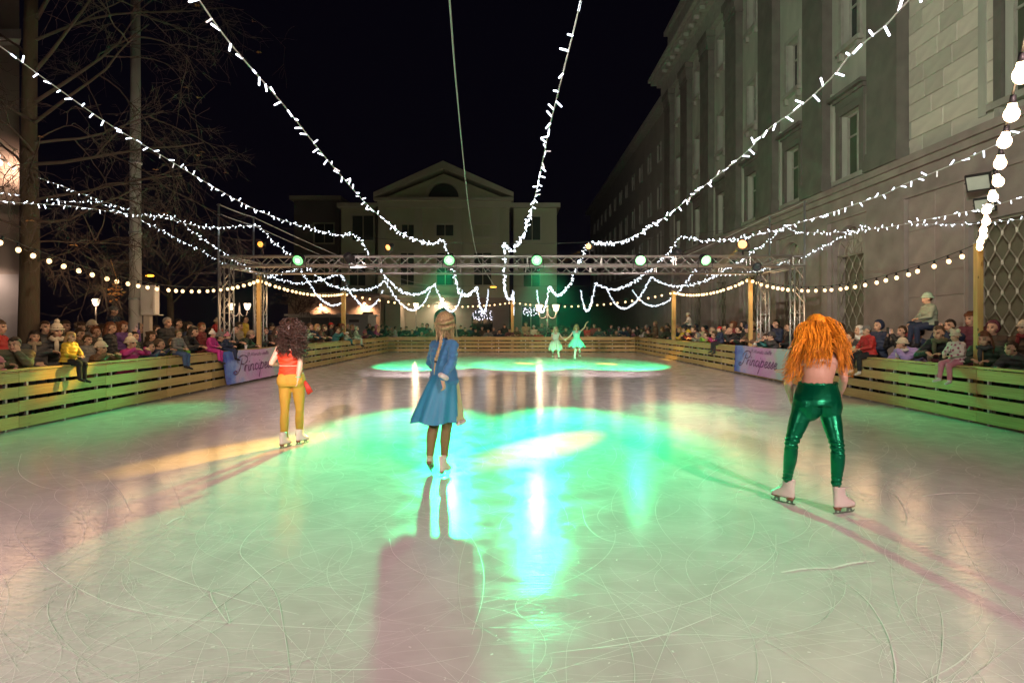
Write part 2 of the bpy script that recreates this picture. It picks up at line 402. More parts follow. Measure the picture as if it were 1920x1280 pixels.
def banner(loc, rz, tilt, length, label):
    root = empty('banner', loc, label, 'banner', 'purple event banners on the rink fences', rz)
    root.rotation_euler.x = tilt
    mb = MB(); nx = 24; nz = 5; vs = []
    for j in range(nz+1):
        for i in range(nx+1):
            x = length*i/nx; z = .84*j/nz
            vs.append((x, -.012+.008*math.sin(x*4.3+j)+.005*math.sin(x*11), z+.012*math.sin(x*2.1)*(j/nz)))
    n1 = len(vs); vs += [(a, b+.006, c) for a, b, c in vs]
    fs = [(j*(nx+1)+i, j*(nx+1)+i+1, (j+1)*(nx+1)+i+1, (j+1)*(nx+1)+i) for j in range(nz) for i in range(nx)]
    fs += [tuple(n1+q for q in f[::-1]) for f in fs]
    mb.add(vs, fs); mb.build('banner_sheet', BM, root, smooth=True)
    write('Principesse', .62, .27, .17, root, -.032, .016, 'lettering', 1.75*length/4.1)
    write('Il Mondo delle', 1.35, .66, .058, root, -.032, .006, 'small_lettering', 2.5*length/4.1)
    return root
banner((-XR+.16, 15.75, .06), R(90), R(-8), 4.1, 'purple and blue event banner leaning on the left fence')
banner((XR-.06, 20.5, .08), R(-90), R(-3), 4.1, 'blue to green event banner hanging on the right fence')

# ------------------------------------------------------------------ wooden posts
def wpost(x, y, h, label, wd=.11):
    root = empty('wooden_post', (x, y, -.12), label, 'post', 'wooden posts carrying the bulb strings')
    mb = MB(); mb.box(-wd/2, wd/2, -wd/2, wd/2, 0, h+.12); mb.build('shaft', M_['pinez'], root)
    mb = MB(); mb.tube([(0,-wd/2-.03,h+.06),(0,wd/2+.03,h+.06)], .02, 8); mb.box(-wd*.55, wd*.55, -wd*.55, wd*.55, h+.122, h+.135); mb.build('hook', M_['galv'], root)
WP = {'LA': (-7.62, 9.2), 'LB': (-7.62, 18.85), 'LC': (-7.62, 28.3), 'C': (.02, 37.75), 'RC': (7.62, 29.5), 'RB': (7.62, 20.0), 'RA': (7.64, 10.25)}
wpost(*WP['LB'], 3.05, 'wooden post beside the left truss tower')
wpost(*WP['LC'], 3.1, 'wooden post rising behind the left fence near the white kiosk', .17)
wpost(*WP['C'], 3.1, 'wooden post in the middle behind the far fence', .17)
wpost(*WP['RC'], 3.2, 'wooden post behind the right fence before the far corner', .17)
wpost(*WP['RB'], 3.1, 'wooden post inside the right truss towers')
wpost(*WP['RA'], 2.9, 'bright wooden post beside the near diamond window grille', .095)

# ------------------------------------------------------------------ truss rig
rig = empty('lighting_truss', (0, 17, -.12), 'aluminium box truss with four towers spanning the rink', 'truss')
def truss(a, b, name, parent, off, w_=.27, step=.3):
    a = V(a)-off; b = V(b)-off; d = b-a; L = d.length; d /= L
    u = V((0,0,1)) if abs(d.z) < .9 else V((0,1,0)); v = d.cross(u).normalized(); u = v.cross(d).normalized()
    cs = [(1,1),(1,-1),(-1,-1),(-1,1)]; o = MB()
    for p, q in cs: s = u*p*w_/2+v*q*w_/2; o.tube([a+s, b+s], .024, 8)
    root = o.build(name, M_['alu'], parent, smooth=True)
    m = MB(); n = max(2, int(L/step))
    for k in range(4):
        p, q = cs[k]; p2, q2 = cs[(k+1) % 4]
        s1 = u*p*w_/2+v*q*w_/2; s2 = u*p2*w_/2+v*q2*w_/2
        for i in range(n):
            x = a+d*L*i/n; y = a+d*L*(i+1)/n
            if i % 2: m.tube([x+s1, y+s2], .009, 5)
            else: m.tube([x+s2, y+s1], .009, 5)
    for t in [0]+[i*2.0/L for i in range(1, int(L/2)+1)]+[1]:
        c = a+d*L*min(t, 1)
        for k in range(4):
            p, q = cs[k]; p2, q2 = cs[(k+1) % 4]
            m.tube([c+u*p*w_/2+v*q*w_/2, c+u*p2*w_/2+v*q2*w_/2], .014, 5)
    m.build('bracing', M_['alu'], root)
    return root
OFF = V((0, 17, -.12)); TX = 7.75; ZT = 3.3
for x in (-TX, TX):
    for y in (17.0, 19.3):
        truss((x, y, -.1), (x, y, ZT-.16), 'tower', rig, OFF, .26)
        b_ = MB(); b_.box(x-.3, x+.3, y-17-.3, y-17+.3, 0, .02); b_.build('base_plate', M_['galv'], rig)
        c_ = MB(); c_.box(x-.15, x+.15, y-17-.15, y-17+.15, 3.30, 3.34); c_.box(x-.15, x+.15, y-17-.15, y-17+.15, 3.53, 3.57); c_.build('corner_block', M_['galv'], rig)
truss((-TX+.17, 17.0, ZT), (TX-.17, 17.0, ZT), 'beam', rig, OFF)
truss((-TX+.17, 19.3, ZT), (TX-.17, 19.3, ZT), 'beam', rig, OFF)
for x in (-TX, TX): truss((x, 17.17, ZT), (x, 19.13, ZT), 'beam', rig, OFF)
def mast(x, y, h, label):
    root = empty('steel_mast', (x, y, -.12), label, 'mast', 'thin steel masts on the truss towers')
    m = MB(); m.tube([(0,0,0),(0,0,h+.12)], .028, 8); m.build('tube', M_['galv'], root, smooth=True)
    m = MB(); m.tube([(-.05,0,h+.09),(.05,0,h+.09)], .02, 6); m.build('clamp', M_['galv'], root)
mast(-TX-.22, 17.0, 4.87, 'thin steel mast on the near left truss tower')
mast(-TX-.22, 19.3, 4.92, 'thin steel mast on the rear left truss tower')
mast(TX+.0+.2, 17.0, 4.95, 'thin steel mast on the near right truss tower')
mast(TX+.2, 19.3, 4.95, 'thin steel mast on the rear right truss tower')

# ------------------------------------------------------------------ cables
def sag(a, b, s, n=24):
    a = V(a); b = V(b); return [a.lerp(b, i/n)-V((0,0,s*4*(i/n)*(1-i/n))) for i in range(n+1)]
def cable(pts, r, label, m='dcable', name='cable', group=None):
    mb = MB(); mb.tube(pts, r, 5); return tag(mb.build(name, M_[m]), label, 'cable', group)
cable(sag((-7.97,17,4.85),(-7.97,19.3,4.9),.02,4)+sag((-7.97,19.3,4.9),(-7.9,58.3,5.4),.35)[1:], .014, 'steel cable running back from the left mast tops', 'galv')
cable(sag((-7.97,17,4.6),(-7.97,19.3,4.65),.02,4)+sag((-7.97,19.3,4.65),(-7.9,58.3,5.1),.4)[1:], .009, 'thinner lower cable running back from the left masts', 'galv')
cable(sag((7.95,17,4.93),(7.95,19.3,4.93),.02,4)+sag((7.95,19.3,4.93),(7.9,58.3,5.4),.4)[1:], .012, 'steel cable running back from the right mast tops', 'galv')
cable(sag((-7.97,19.3,4.70),(7.95,19.3,4.70),.62,40), .006, 'cross cable slung between the rear mast tops')
cable(sag((-12.4,35.2,3.9),(11.3,35.2,3.9),.12,40), .006, 'cross cable over the far end of the rink')
gw = mat('green_lit_wire', (.5, .55, .5), .4, .3, var=.1, bump=0)
gp = [P(838,-60,4.2), P(843,0,4.8), P(852,120,5.9), P(862,230,7.2), P(872,330,9), P(880,400,11), P(890,462,14.5), P(898,489,17)]
mb = MB(); mb.tube(catmull(gp, 5), .008, 5); tag(mb.build('wire', gw), 'single plain wire dropping from above onto the truss beam', 'wire')
mb = MB(); mb.tube(catmull([P(898,489,17), P(908,505,17.2), P(920,525,22), P(932,545,30)], 6), .010, 5)
tag(mb.build('wire', gw), 'thin wire running on behind the truss beam', 'wire')

# ------------------------------------------------------------------ light strings
def xs_string(px, ridge_i, near_x, Y1=19.3, X2=None, Y2=35.2):
    """list of 3D points from picture points: near bay at constant X, second bay along a straight plan line"""
    out = []
    rx, ry = px[ridge_i]
    Xr = (rx-960)/F*Y1
    for i, (x, y) in enumerate(px):
        if i <= ridge_i:
            X = near_x+(Xr-near_x)*(i/ridge_i)**3 if ridge_i else Xr
            Y = X*F/(x-960) if i < ridge_i else Y1
        else:
            k = (X2-Xr)/(Y2-Y1); s = (x-960)/F
            Y = (Xr-k*Y1)/(s-k) if abs(s-k) > 1e-6 else Y2
            if i == len(px)-1: Y = Y2
            Y = max(Y1+.3, min(Y2, Y))
        out.append(P(x, y, Y))
    # keep depth growing
    for i in range(1, len(out)):
        if out[i].y <= out[i-1].y+.02:
            x, y = px[i]; out[i] = P(x, y, out[i-1].y+.25)
    return out
ST = []
ST.append(('outermost string of cool white lights on the left, far behind the tree',
  [(-60,345),(0,360),(45,367),(101,375),(150,380),(180,379),(225,398),(300,430),(360,462),(433,498),(486,512),(523,514),(563,503)], 5, -12.8, -11.9, -15.0))
ST.append(('second string of cool white lights from the left, crossing the bare tree',
  [(-90,270),(0,296),(22,311),(75,334),(124,352),(169,369),(225,388),(262,401),(300,405),(326,407),(360,433),(382,450),(409,466),(460,500),(500,517),(566,531),(619,519),(639,513)], 9, -10.4, -9.6, -12.0))
ST.append(('string of cool white lights meeting the top of the left masts',
  [(-120,370),(0,377),(56,382),(131,386),(225,399),(300,408),(375,424),(420,426),(480,423),(494,432),(513,453),(539,474),(563,493),(606,526),(632,538),(659,543),(700,541),(722,526)], 8, -7.9, -7.1, -7.6))
ST.append(('string of cool white lights falling from the upper left corner to the truss',
  [(-240,-60),(-110,15),(0,87),(100,160),(200,230),(300,290),(400,350),(480,393),(560,422),(640,441),(655,437),(680,455),(700,490),(725,520),(750,545),(775,552),(795,547),(815,533)], 10, -5.1, -4.3, -4.6))
ST.append(('string of cool white lights left of centre, ending above the blue dressed skater',
  [(270,-160),(373,0),(440,92),(530,195),(600,283),(640,330),(690,385),(740,428),(780,450),(815,456),(830,452),(842,480),(850,510),(860,545),(870,553),(882,551),(894,539)], 10, -2.25, -1.97, -2.2))
ST.append(('string of cool white lights right of centre, falling to the truss end',
  [(1850,-140),(1705,0),(1660,48),(1600,97),(1560,145),(1500,200),(1440,243),(1400,285),(1350,325),(1300,365),(1250,405),(1200,437),(1150,456),(1105,457),(1091,481),(1078,506),(1069,531),(1056,547),(1044,553),(1030,537)], 13, 2.45, 2.1, 2.3))
ST.append(('string of cool white lights crossing in front of the palace on the right',
  [(2060,190),(1920,245),(1871,270),(1812,297),(1754,322),(1699,344),(1656,365),(1597,385),(1558,399),(1468,427),(1425,439),(1372,449),(1319,451),(1277,445),(1261,464),(1239,487),(1213,511),(1186,530),(1160,541),(1138,541),(1117,531)], 13, 5.2, 4.7, 6.4))
ST.append(('string of cool white lights sagging beside the right mast tops',
  [(2050,345),(1920,369),(1871,383),(1812,397),(1734,412),(1675,424),(1597,434),(1539,436),(1490,434),(1468,426),(1447,448),(1415,469),(1385,493),(1359,506),(1330,522),(1298,534),(1266,536),(1239,530),(1221,519)], 9, 8.36, 7.8, 8.9))
ST.append(('outermost string of cool white lights on the right, tied to the palace wall',
  [(2060,408),(1920,411),(1820,420),(1714,419),(1656,409),(1597,436),(1558,455),(1519,475),(1480,488),(1452,498),(1412,510),(1359,515),(1311,512),(1303,506)], 4, 11.3, 10.2, 11.2))
CS = [(1130,-150,3.9),(1090,0,4.55),(1075,60,4.8),(1060,120,5.05),(1045,180,5.4),(1030,240,6.1),(1018,300,7.1),(1000,380,9.5),(985,430,12.2),(970,458,15),(958,472,16.8),(945,458,19.3),(946,490,22),(946,520,25),(947,545,28),(952,558,31),(958,560,33),(962,548,35.2)]
led_m = MB(); led_m.tube([(0,0,0),(0,0,.016)], .0075, 7); led_m.tube([(0,0,.0161),(0,0,.070),(0,0,.074)], [.0074,.0074,.004], 7)
led_d = led_m.mesh('led', M_['leddim']); led_m = led_m.mesh('led', M_['led'])
def led_geo(mb, M, s=1):
    n = 4; vs = []
    for z, r in ((0, .0068), (.070, .0068)):
        for k in range(n): vs.append(M @ V((r*s*math.cos(k*1.5708), r*s*math.sin(k*1.5708), z*s)))
    mb.add(vs, [(0,1,5,4),(1,2,6,5),(2,3,7,6),(3,0,4,7),(4,5,6,7)])
def light_string(label, pts, tail, rs):
    root_pts = catmull(pts, 6)
    if tail is not None:
        a = root_pts[-1]; b = V((tail, 58.2, HC+3.35)); root_pts += sag(a, b, 1.75, 16)[1:]
    mb = MB(); mb.tube(root_pts, [.006 if p.y < 12 else .0075 for p in root_pts], 5)
    root = tag(mb.build('light_string', M_['cable']), label, 'light string', 'strings of cool white lights over the rink')
    far = MB(); acc = 0; nxt = .05
    for i in range(len(root_pts)-1):
        a, b = root_pts[i], root_pts[i+1]; L = (b-a).length
        while nxt < acc+L:
            t = (nxt-acc)/L; p = a.lerp(b, t); d = (b-a).normalized()
            th = rs.uniform(0, 6.28); n1 = d.orthogonal().normalized(); n2 = d.cross(n1)
            q = (n1*math.cos(th)+n2*math.sin(th)*1.0+d*rs.uniform(-.9, .9)+V((0,0,-.25))).normalized()
            M = Matrix.Translation(p) @ q.to_track_quat('Z', 'Y').to_matrix().to_4x4()
            if p.y < 9.5:
                if p.y > 2.5:
                    o = link('led', led_m if rs.random() > .12 else led_d, root); o.matrix_world = M
            else: led_geo(far, M, 1.0 if p.y < 20 else 1.25)
            nxt += rs.uniform(.13, .23) if p.y < 22 else rs.uniform(.14, .22)
        acc += L
    if far.v: tag(far.build('distant_leds', M_['ledfar'], root), kind='stuff')
rs = random.Random(5)
for lab, px, ri, nx_, x2, tail in ST:
    light_string(lab, xs_string(px, ri, nx_, X2=x2), tail, rs)
light_string('centre string of cool white lights dropping down the dark sky to the truss', [P(*q) for q in CS], .1, rs)

# ------------------------------------------------------------------ warm bulb strings
bm_ = MB(); bm_.ell((0,0,-.058), .038, .038, .043, n=12, m=8); bulb_me = bm_.mesh('bulb', M_['bulb'], True)
bm_ = MB(); bm_.ell((0,0,-.06), .050, .050, .052, n=10, m=7); bulb_far = bm_.mesh('bulb', M_['bulb'], True)
bm_ = MB(); bm_.ell((0,0,-.066), .043, .043, .048, n=20, m=12); bm_.tube([(0,0,-.035),(0,0,0)], [.030,.022], 12); bulb_hot = bm_.mesh('bulb', M_['hotbulb'], True)
sk = MB(); sk.tube([(0,0,-.018),(0,0,.05)], [.022,.016], 8); sock_me = sk.mesh('socket', M_['black'], True)
def bulbs(a, b, s, step, label, big=None, hang=.05):
    pts = sag(a, b, s, 28); mb = MB(); mb.tube(pts, .008, 5)
    root = tag(mb.build('bulb_string', M_['dcable']), label, 'bulb string', 'festoon strings of round warm bulbs')
    acc = 0; nxt = step*.4; cnt = 0
    for i in range(len(pts)-1):
        L = (pts[i+1]-pts[i]).length
        while nxt < acc+L:
            p = pts[i].lerp(pts[i+1], (nxt-acc)/L)-V((0,0,hang))
            me = big or (bulb_me if p.y < 17 else bulb_far)
            o = link('bulb', me, root, p); o.rotation_euler = (rs.uniform(-.3,.3), rs.uniform(-.3,.3), 0)
            if p.y < 24: link('socket', sock_me, o)
            cnt += 1
            if not big and cnt % 4 == 2:
                l = bpy.data.lights.new('bulb_light', 'POINT'); l.energy = BULBW; l.color = (1, .60, .30); l.shadow_soft_size = .3
                q = bpy.data.objects.new('bulb_light', l); col.objects.link(q); q.parent = o; q.location = (0, 0, -.42)
            nxt += step*rs.uniform(.82, 1.2)
        acc += L
def wp(k, z): return (WP[k][0], WP[k][1], z)
bulbs(wp('LA', 2.92), wp('LB', 3.02), .52, .36, 'string of warm bulbs passing in front of the bare tree')
bulbs(wp('LB', 3.02), wp('LC', 3.1), .22, .38, 'string of warm bulbs from the left truss tower to the kiosk')
bulbs(wp('LC', 3.1), wp('C', 3.07), .40, .48, 'string of warm bulbs slung across the far left corner')
bulbs(wp('C', 3.07), wp('RC', 3.22), .42, .46, 'string of warm bulbs slung across the far right corner')
bulbs(wp('RC', 3.22), wp('RB', 3.15), .28, .36, 'string of warm bulbs along the right fence beyond the truss')
bulbs(wp('RB', 3.1), wp('RA', 2.90), .48, .37, 'string of warm bulbs along the palace from truss to near post')
bulbs(wp('RA', 2.92), (1.7, 1.9, 3.08), .06, .74, 'nearest string of large glowing warm bulbs in the upper right', bulb_hot)

# ------------------------------------------------------------------ stage lights
def spot(parent, loc, target, colr, W, size, blend, rad=.06, name='lamp_light'):
    l = bpy.data.lights.new(name, 'SPOT'); l.color = colr; l.energy = W; l.spot_size = R(size); l.spot_blend = blend; l.shadow_soft_size = rad
    o = bpy.data.objects.new(name, l); col.objects.link(o); o.parent = parent
    d = V(target)-V(loc); o.location = V(loc)-parent.location; o.rotation_euler = d.to_track_quat('-Z', 'Y').to_euler(); return o
G_LENS = glow('green_lens', (.02, 1.0, .16), 1.7); CORE = glow('lamp_core', (.5, 1.0, .7), 60); A_LENS = glow('amber_lens', (1.0, .33, .015), 2.3)
OFFL = mat('dark_lens', (.05, .06, .07), .15, bump=0)
def par_can(loc, target, lens, label, r=.10, cat='stage light', group='stage lights on the truss', up=True, core=False):
    root = empty('stage_light', loc, label, cat, group)
    d = (V(target)-V(loc)).normalized(); q = d.to_track_quat('Y', 'Z').to_matrix().to_4x4()
    mb = MB(); mb.tube([q @ V((0,-.16,0)), q @ V((0,-.13,0)), q @ V((0,.0,0)), q @ V((0,.06,0))], [r*.55, r*.85, r, r*1.05], 16)
    mb.build('housing', M_['black'], root, smooth=False)
    mb = MB(); mb.ell(q @ V((0,.061,0)), r*.92, .018, r*.92, M=q.to_3x3(), n=18, m=8); ln = mb.build('lens', lens, root, smooth=True)
    if core: mb = MB(); mb.ell(q @ V((0,.076,0)), r*.30, .012, r*.30, M=q.to_3x3(), n=14, m=8); mb.build('lamp_core', CORE, ln, smooth=True)
    mb = MB(); s = -1 if up else 1
    pts = [V((-r*1.25,0,0)), V((-r*1.25,0,s*r*1.5)), V((r*1.25,0,s*r*1.5)), V((r*1.25,0,0))]
    mb.tube(pts, .012, 6); mb.tube([(0,0,s*r*1.5),(0,0,s*(r*1.5+.06))], .02, 6); mb.build('yoke', M_['black'], root)
    return root
GREEN = (.004, 1.0, .32)
gl = [(-5.72, (-6.5, 10.6, .1), 520, 'green stage light at the left end of the truss beam'),
      (-1.68, (-1.5, 9.0, 0), 4300, 'green stage light behind the head of the blue dressed skater'),
      (.66, (1.0, 9.0, 0), 4900, 'green stage light in the middle of the truss beam'),
      (3.44, (3.2, 10.4, 0), 600, 'green stage light right of the middle of the truss'),
      (5.18, (6.6, 10.2, .2), 380, 'green stage light towards the right end of the truss')]
for x, t, W, lab in gl:
    z = HC+(611-487)/F*16.8
    o = par_can((x, 16.78, z), t, G_LENS, lab, r=.15, core=True)
    spot(o, (x+0, 16.68, z-.02), t, GREEN, W*SPOTK, 26 if W > 1000 else 30, 1.0, .16 if W > 1000 else .35)
# far lights on the rear beam facing the far end
for x, t, W, lab in [(-4.3, (-3.2, 24.2, 0), 1700, 'dark backed stage light on the rear beam turned to the far end, left'),
                     (.2, (.6, 24.0, 0), 1700, 'dark backed stage light on the rear beam turned to the far end, centre'),
                     (5.0, (3.9, 24.2, 0), 1700, 'dark backed stage light on the rear beam turned to the far end, right')]:
    o = par_can((x, 19.55, 3.55), t, G_LENS, lab, r=.11)
    spot(o, (x, 19.68, 3.5), t, GREEN, W*SPOTK, 46, .3)
al = [(P(490,457,17), (-7.4, 10.4, 1.15), 900, 4, 'amber stage light on the mast left of the truss'),
      (P(730,463,17), (-7.4, 10.3, .85), 1100, 6, 'amber stage light above the left half of the truss'),
      (P(1105,461,17), (-3.3, 7.95, 0), 4400, 5.6, 'amber stage light above the right half of the truss'),
      (P(1393,457,17), (.5, 8.15, 0), 5500, 5.4, 'large amber stage light above the right end of the truss')]
for p, t, W, s, lab in al:
    o = par_can(tuple(p), t, A_LENS, lab, r=.085 if 'large' not in lab else .13)
    spot(o, p+(V(t)-p).normalized()*.12, t, (1.0, .52, .06), W*SPOTK, s*1.12, .9, .03)
    mb = MB(); mb.tube([(0,0,-.2),(0,0,3.45-p.z)], .02, 6)
    mb.build('stand', M_['black'], o)
# amber beams thrown to the far end and onto the right fence
for loc, t, W, s, lab in [((3.0, 19.6, 3.6), (.55, 25.9, 0), 3500, 6, 'small amber beam lamp clamped on the rear beam, left of the pair'),
                        ((6.3, 19.6, 3.6), (3.9, 25.6, 0), 3500, 6, 'small amber beam lamp clamped on the rear beam, right of the pair'),
                        ((6.9, 19.6, 3.5), (7.3, 28.6, .15), 3500, 4.5, 'small amber beam lamp at the right end of the rear beam')]:
    o = par_can(loc, t, A_LENS, lab, r=.07); spot(o, V(loc)+(V(t)-V(loc)).normalized()*.12, t, (1.0, .5, .05), W*SPOTK, s, .3, .03)
for x, y, z, lab in ((655,484,16.8,'round stage light seen from behind on the left half of the beam'), (1268,476,17,'dark blue stage light seen from behind on the right part of the beam'), (1420,500,16.8,'unlit long black stage light at the right end of the beam'), (650,530,28,'small unlit floodlight on top of the kiosk side post')):
    if 'round' in lab or 'blue' in lab:      # seen from behind: they light the far half of the ice
        q = P(x, y, z); t = (q.x*.55, 22, 0); o = par_can(tuple(q), t, glow('white_lens', (1, .86, .82), 12), lab, r=.13)
        spot(o, q+(V(t)-q).normalized()*.14, t, (1.0, .76, .76), BACKW, 62, 1.0, .1); continue
    par_can(tuple(P(x, y, z)), (0, 6, 0), OFFL, lab, r=.11)
# warm floodlights behind the camera; the high and narrow ones are added fill
def flood(loc, target, W, label, colr=(1.0, .66, .62), size=72, power=True, sz=.34):
    root = empty('floodlight', loc, label, 'floodlight', 'floodlights round the rink')
    d = (V(target)-V(loc)).normalized(); q = d.to_track_quat('Y', 'Z').to_matrix().to_4x4()
    mb = MB(); mb.mbox(q @ Matrix.Translation((0,-.05,0)), sz, .08, sz*.8); mb.build('housing', M_['black'], root)
    mb = MB(); mb.mbox(q @ Matrix.Translation((0,-.004,0)), sz*.86, .016, sz*.64); mb.build('lens', glow('flood_lens', colr, 25) if power else M_['glassg'], root)
    mb = MB(); mb.tube([q @ V((-sz*.55,-.05,0)), q @ V((-sz*.55,-.2,0)), q @ V((sz*.55,-.2,0)), q @ V((sz*.55,-.05,0))], .012, 6); mb.build('bracket', M_['black'], root)
    if power: spot(root, V(loc)+d*.03, target, colr, W, size, .9, .16)
    return root
M_['glassg'] = mat('grey_glass', (.55, .62, .56), .2, var=.1, bump=0)
flood((-5.0, -3.0, 4.6), (-3.2, 3.0, 0), FLOODW, 'warm floodlight behind the camera on the left')
flood((-4.2, -4.5, 6.4), (12, 30, 9.5), FILLW*3.2, 'added high fill floodlight behind the camera turned towards the palace', size=58, colr=(1,.95,.80))
flood((-1.5, -4.6, 6.6), (-3.6, 17.6, 0), FILLW*4.0, 'added narrow fill floodlight behind the camera aimed under the truss, left', size=24)
flood((1.5, -4.6, 6.6), (3.6, 17.6, 0), FILLW*4.0, 'added narrow fill floodlight behind the camera aimed under the truss, right', size=24)
flood((4.2, -4.5, 6.4), (-9.5, 14, 1.0), FILLW*.8, 'added high fill floodlight behind the camera turned towards the left crowd', size=42, colr=(1,.80,.62))
flood((5.0, -3.0, 4.6), (3.2, 3.0, 0), FLOODW, 'warm floodlight behind the camera on the right')
flood((10.95, 14.7, HC+268/F*14.7), (4, 9, 0), 0, 'square unlit floodlight on the palace wall, the upper one', power=False, sz=.5)
flood((10.95, 14.5, HC+226/F*14.5), (4, 9, 0), 0, 'square unlit floodlight on the palace wall, the lower one', power=False, sz=.42)

# ------------------------------------------------------------------ palace on the right
S_UP = mat('palace_render', (.40, .42, .35), .85, var=.45, scale=1.5, stretch=(1,1,.35), bump=.25, bscale=14)  # base colour shifted green to carry the stage light spill
S_DK = mat('palace_dark_stone', (.31, .26, .235), .75, var=.5, scale=1.5, bump=.3, bscale=30)
S_PIL = mat('palace_pilaster_stone', (.15, .14, .12), .75, var=.45, scale=2, bump=.25, bscale=30)
S_TRIM = mat('palace_trim', (.34, .34, .29), .8, var=.35, scale=3, bump=.15)
S_BLK = mat('ashlar_block', (.56, .55, .45), .8, var=.18, scale=2.5, bump=.25, bscale=30, rnd=.16)
S_SHUT = mat('green_roller_shutter', (.07, .09, .055), .6, var=.15, stretch=(1,1,14), scale=3, bump=.4)
S_GLS = mat('dark_window_glass', (.02, .025, .025), .12, bump=0)
S_GRL = mat('grille_iron', (.36, .33, .26), .5, .3, var=.2, bump=.05)
S_IN = mat('beige_curtain', (.46, .40, .32), .8, var=.2, stretch=(1,6,.6), scale=3, bump=.4)
S_BACK = mat('grille_backing', (.19, .175, .12), .8, var=.2)
XB = 11.5
def wall_holes(mb, x0, x1, y0, y1, z0, z1, holes):
    ys = sorted({y0, y1, *[h[0] for h in holes], *[h[1] for h in holes]}); zs = sorted({z0, z1, *[h[2] for h in holes], *[h[3] for h in holes]})
    ys = [y for y in ys if y0 <= y <= y1]; zs = [z for z in zs if z0 <= z <= z1]
    for j in range(len(zs)-1):
        run = None
        for i in range(len(ys)):
            solid = i < len(ys)-1 and not any(h[0]-1e-4 <= ys[i] and ys[i+1] <= h[1]+1e-4 and h[2]-1e-4 <= zs[j] and zs[j+1] <= h[3]+1e-4 for h in holes)
            if solid and run is None: run = ys[i]
            if not solid and run is not None: mb.box(x0, x1, run, ys[i], zs[j], zs[j+1]); run = None
pal = empty('palace', (XB, 18, -.12), 'long grey stone palace with dark pilasters and grilled ground floor windows', 'building')
def pb(mb, name, m, parent=None, smooth=False):
    mb.v = [(a-XB, b-18, c+.12) for a, b, c in mb.v] if parent is None else mb.v
    return mb.build(name, m, parent or pal, smooth)
def inpal(parent, mb, name, m): # child of a child that sits at the palace origin
    mb.v = [(a-XB, b-18, c+.12) for a, b, c in mb.v]; return mb.build(name, m, parent)
ZL = HC+.42*XB            # string course, about 6.4 m
BAYS = [21.2+4.35*i for i in range(6)]
PILS = [18.9+4.35*i for i in range(7)]
WIN = [(ZL+.25, ZL+2.45, .62), (11.15, 13.2, .5), (15.75, 17.4, .48)]
yN, yF = -6.0, 47.0
holes = [(y-h, y+h, a, b) for y in BAYS for a, b, h in WIN]
holes += [(11.3, 14.6, ZL+.45, ZL+3.6), (11.3, 14.6, 12.2, 14.6), (3.0, 6.0, ZL+.45, ZL+3.6)]
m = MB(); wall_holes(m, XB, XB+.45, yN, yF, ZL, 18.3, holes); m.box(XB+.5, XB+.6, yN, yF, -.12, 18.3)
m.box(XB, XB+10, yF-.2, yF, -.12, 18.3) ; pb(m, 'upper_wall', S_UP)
gh = [(y-.95, y+.95, .55, 4.0) for y in BAYS]+[(13.0, 15.6, .95, 4.1), (7.4, 9.8, .95, 4.1)]
m = MB(); wall_holes(m, XB-.12, XB+.45, yN, yF, -.12, ZL, gh+[(y-.95, y+.95, 4.0, 4.95) for y in BAYS])
# arched heads: spandrel pieces fill the corners of the lunette openings
for y in BAYS:
    for s in (-1, 1):
        arc = [(y+s*.95*math.cos(t*math.pi/2/8), 4.0+.95*math.sin(t*math.pi/2/8)) for t in range(9)]
        poly = arc+[(y, 4.951), (y+s*.951, 4.951)]
        m.prism(poly if s < 0 else poly[::-1], XB-.118, XB+.3, 'x')
pb(m, 'ground_floor_wall', S_DK)
m = MB(); m.box(XB-.34, XB+.02, yN, yF+.1, ZL-.22, ZL-.02); m.box(XB-.24, XB+.02, yN, yF+.05, ZL-.42, ZL-.22)
m.box(XB-.2, XB-.11, yN, yF, -.12, .45); m.box(XB-.2, XB+.0, yN, yF, 5.2, 5.32); pb(m, 'string_course', S_DK)
# entablature, cornice, attic
m = MB()
for x, z0, z1 in ((.34, 18.3, 18.75), (.28, 18.75, 19.5), (.55, 19.5, 19.75), (.95, 19.75, 20.0), (1.15, 20.0, 20.2)): m.box(XB-x, XB+4, yN, yF+x*.6, z0, z1)
m.box(XB-.2, XB+5, yN, 45.4, 20.2, 22.6); m.box(XB-.45, XB+5, yN, 45.6, 22.6, 22.9)
for i in range(44): m.box(XB-.85, XB-.55, yN+3+i*1.1, yN+3.35+i*1.1, 19.5, 19.745)
pb(m, 'cornice', S_TRIM)
for y in PILS:
    m = MB(); m.box(XB-.36, XB+.01, y-.78, y+.78, ZL+.55, 17.2)
    m.box(XB-.44, XB+.01, y-.86, y+.86, ZL-.018, ZL+.30); m.box(XB-.40, XB+.01, y-.82, y+.82, ZL+.30, ZL+.55)
    m.box(XB-.42, XB+.01, y-.84, y+.84, 17.2, 17.32)
    for k in range(6): m.box(XB-.46, XB+.0, y-.80+k*.28, y-.80+k*.28+.17, 17.45, 17.95)
    m.box(XB-.40, XB+.01, y-.80, y+.80, 17.32, 17.45); m.box(XB-.52, XB+.01, y-.92, y+.92, 17.95, 18.295)
    pb(m, 'pilaster', S_PIL)
    m = MB(); m.box(XB-.26, XB-.121, y-.95, y+.95, .46, 5.18); pb(m, 'pier', S_DK)
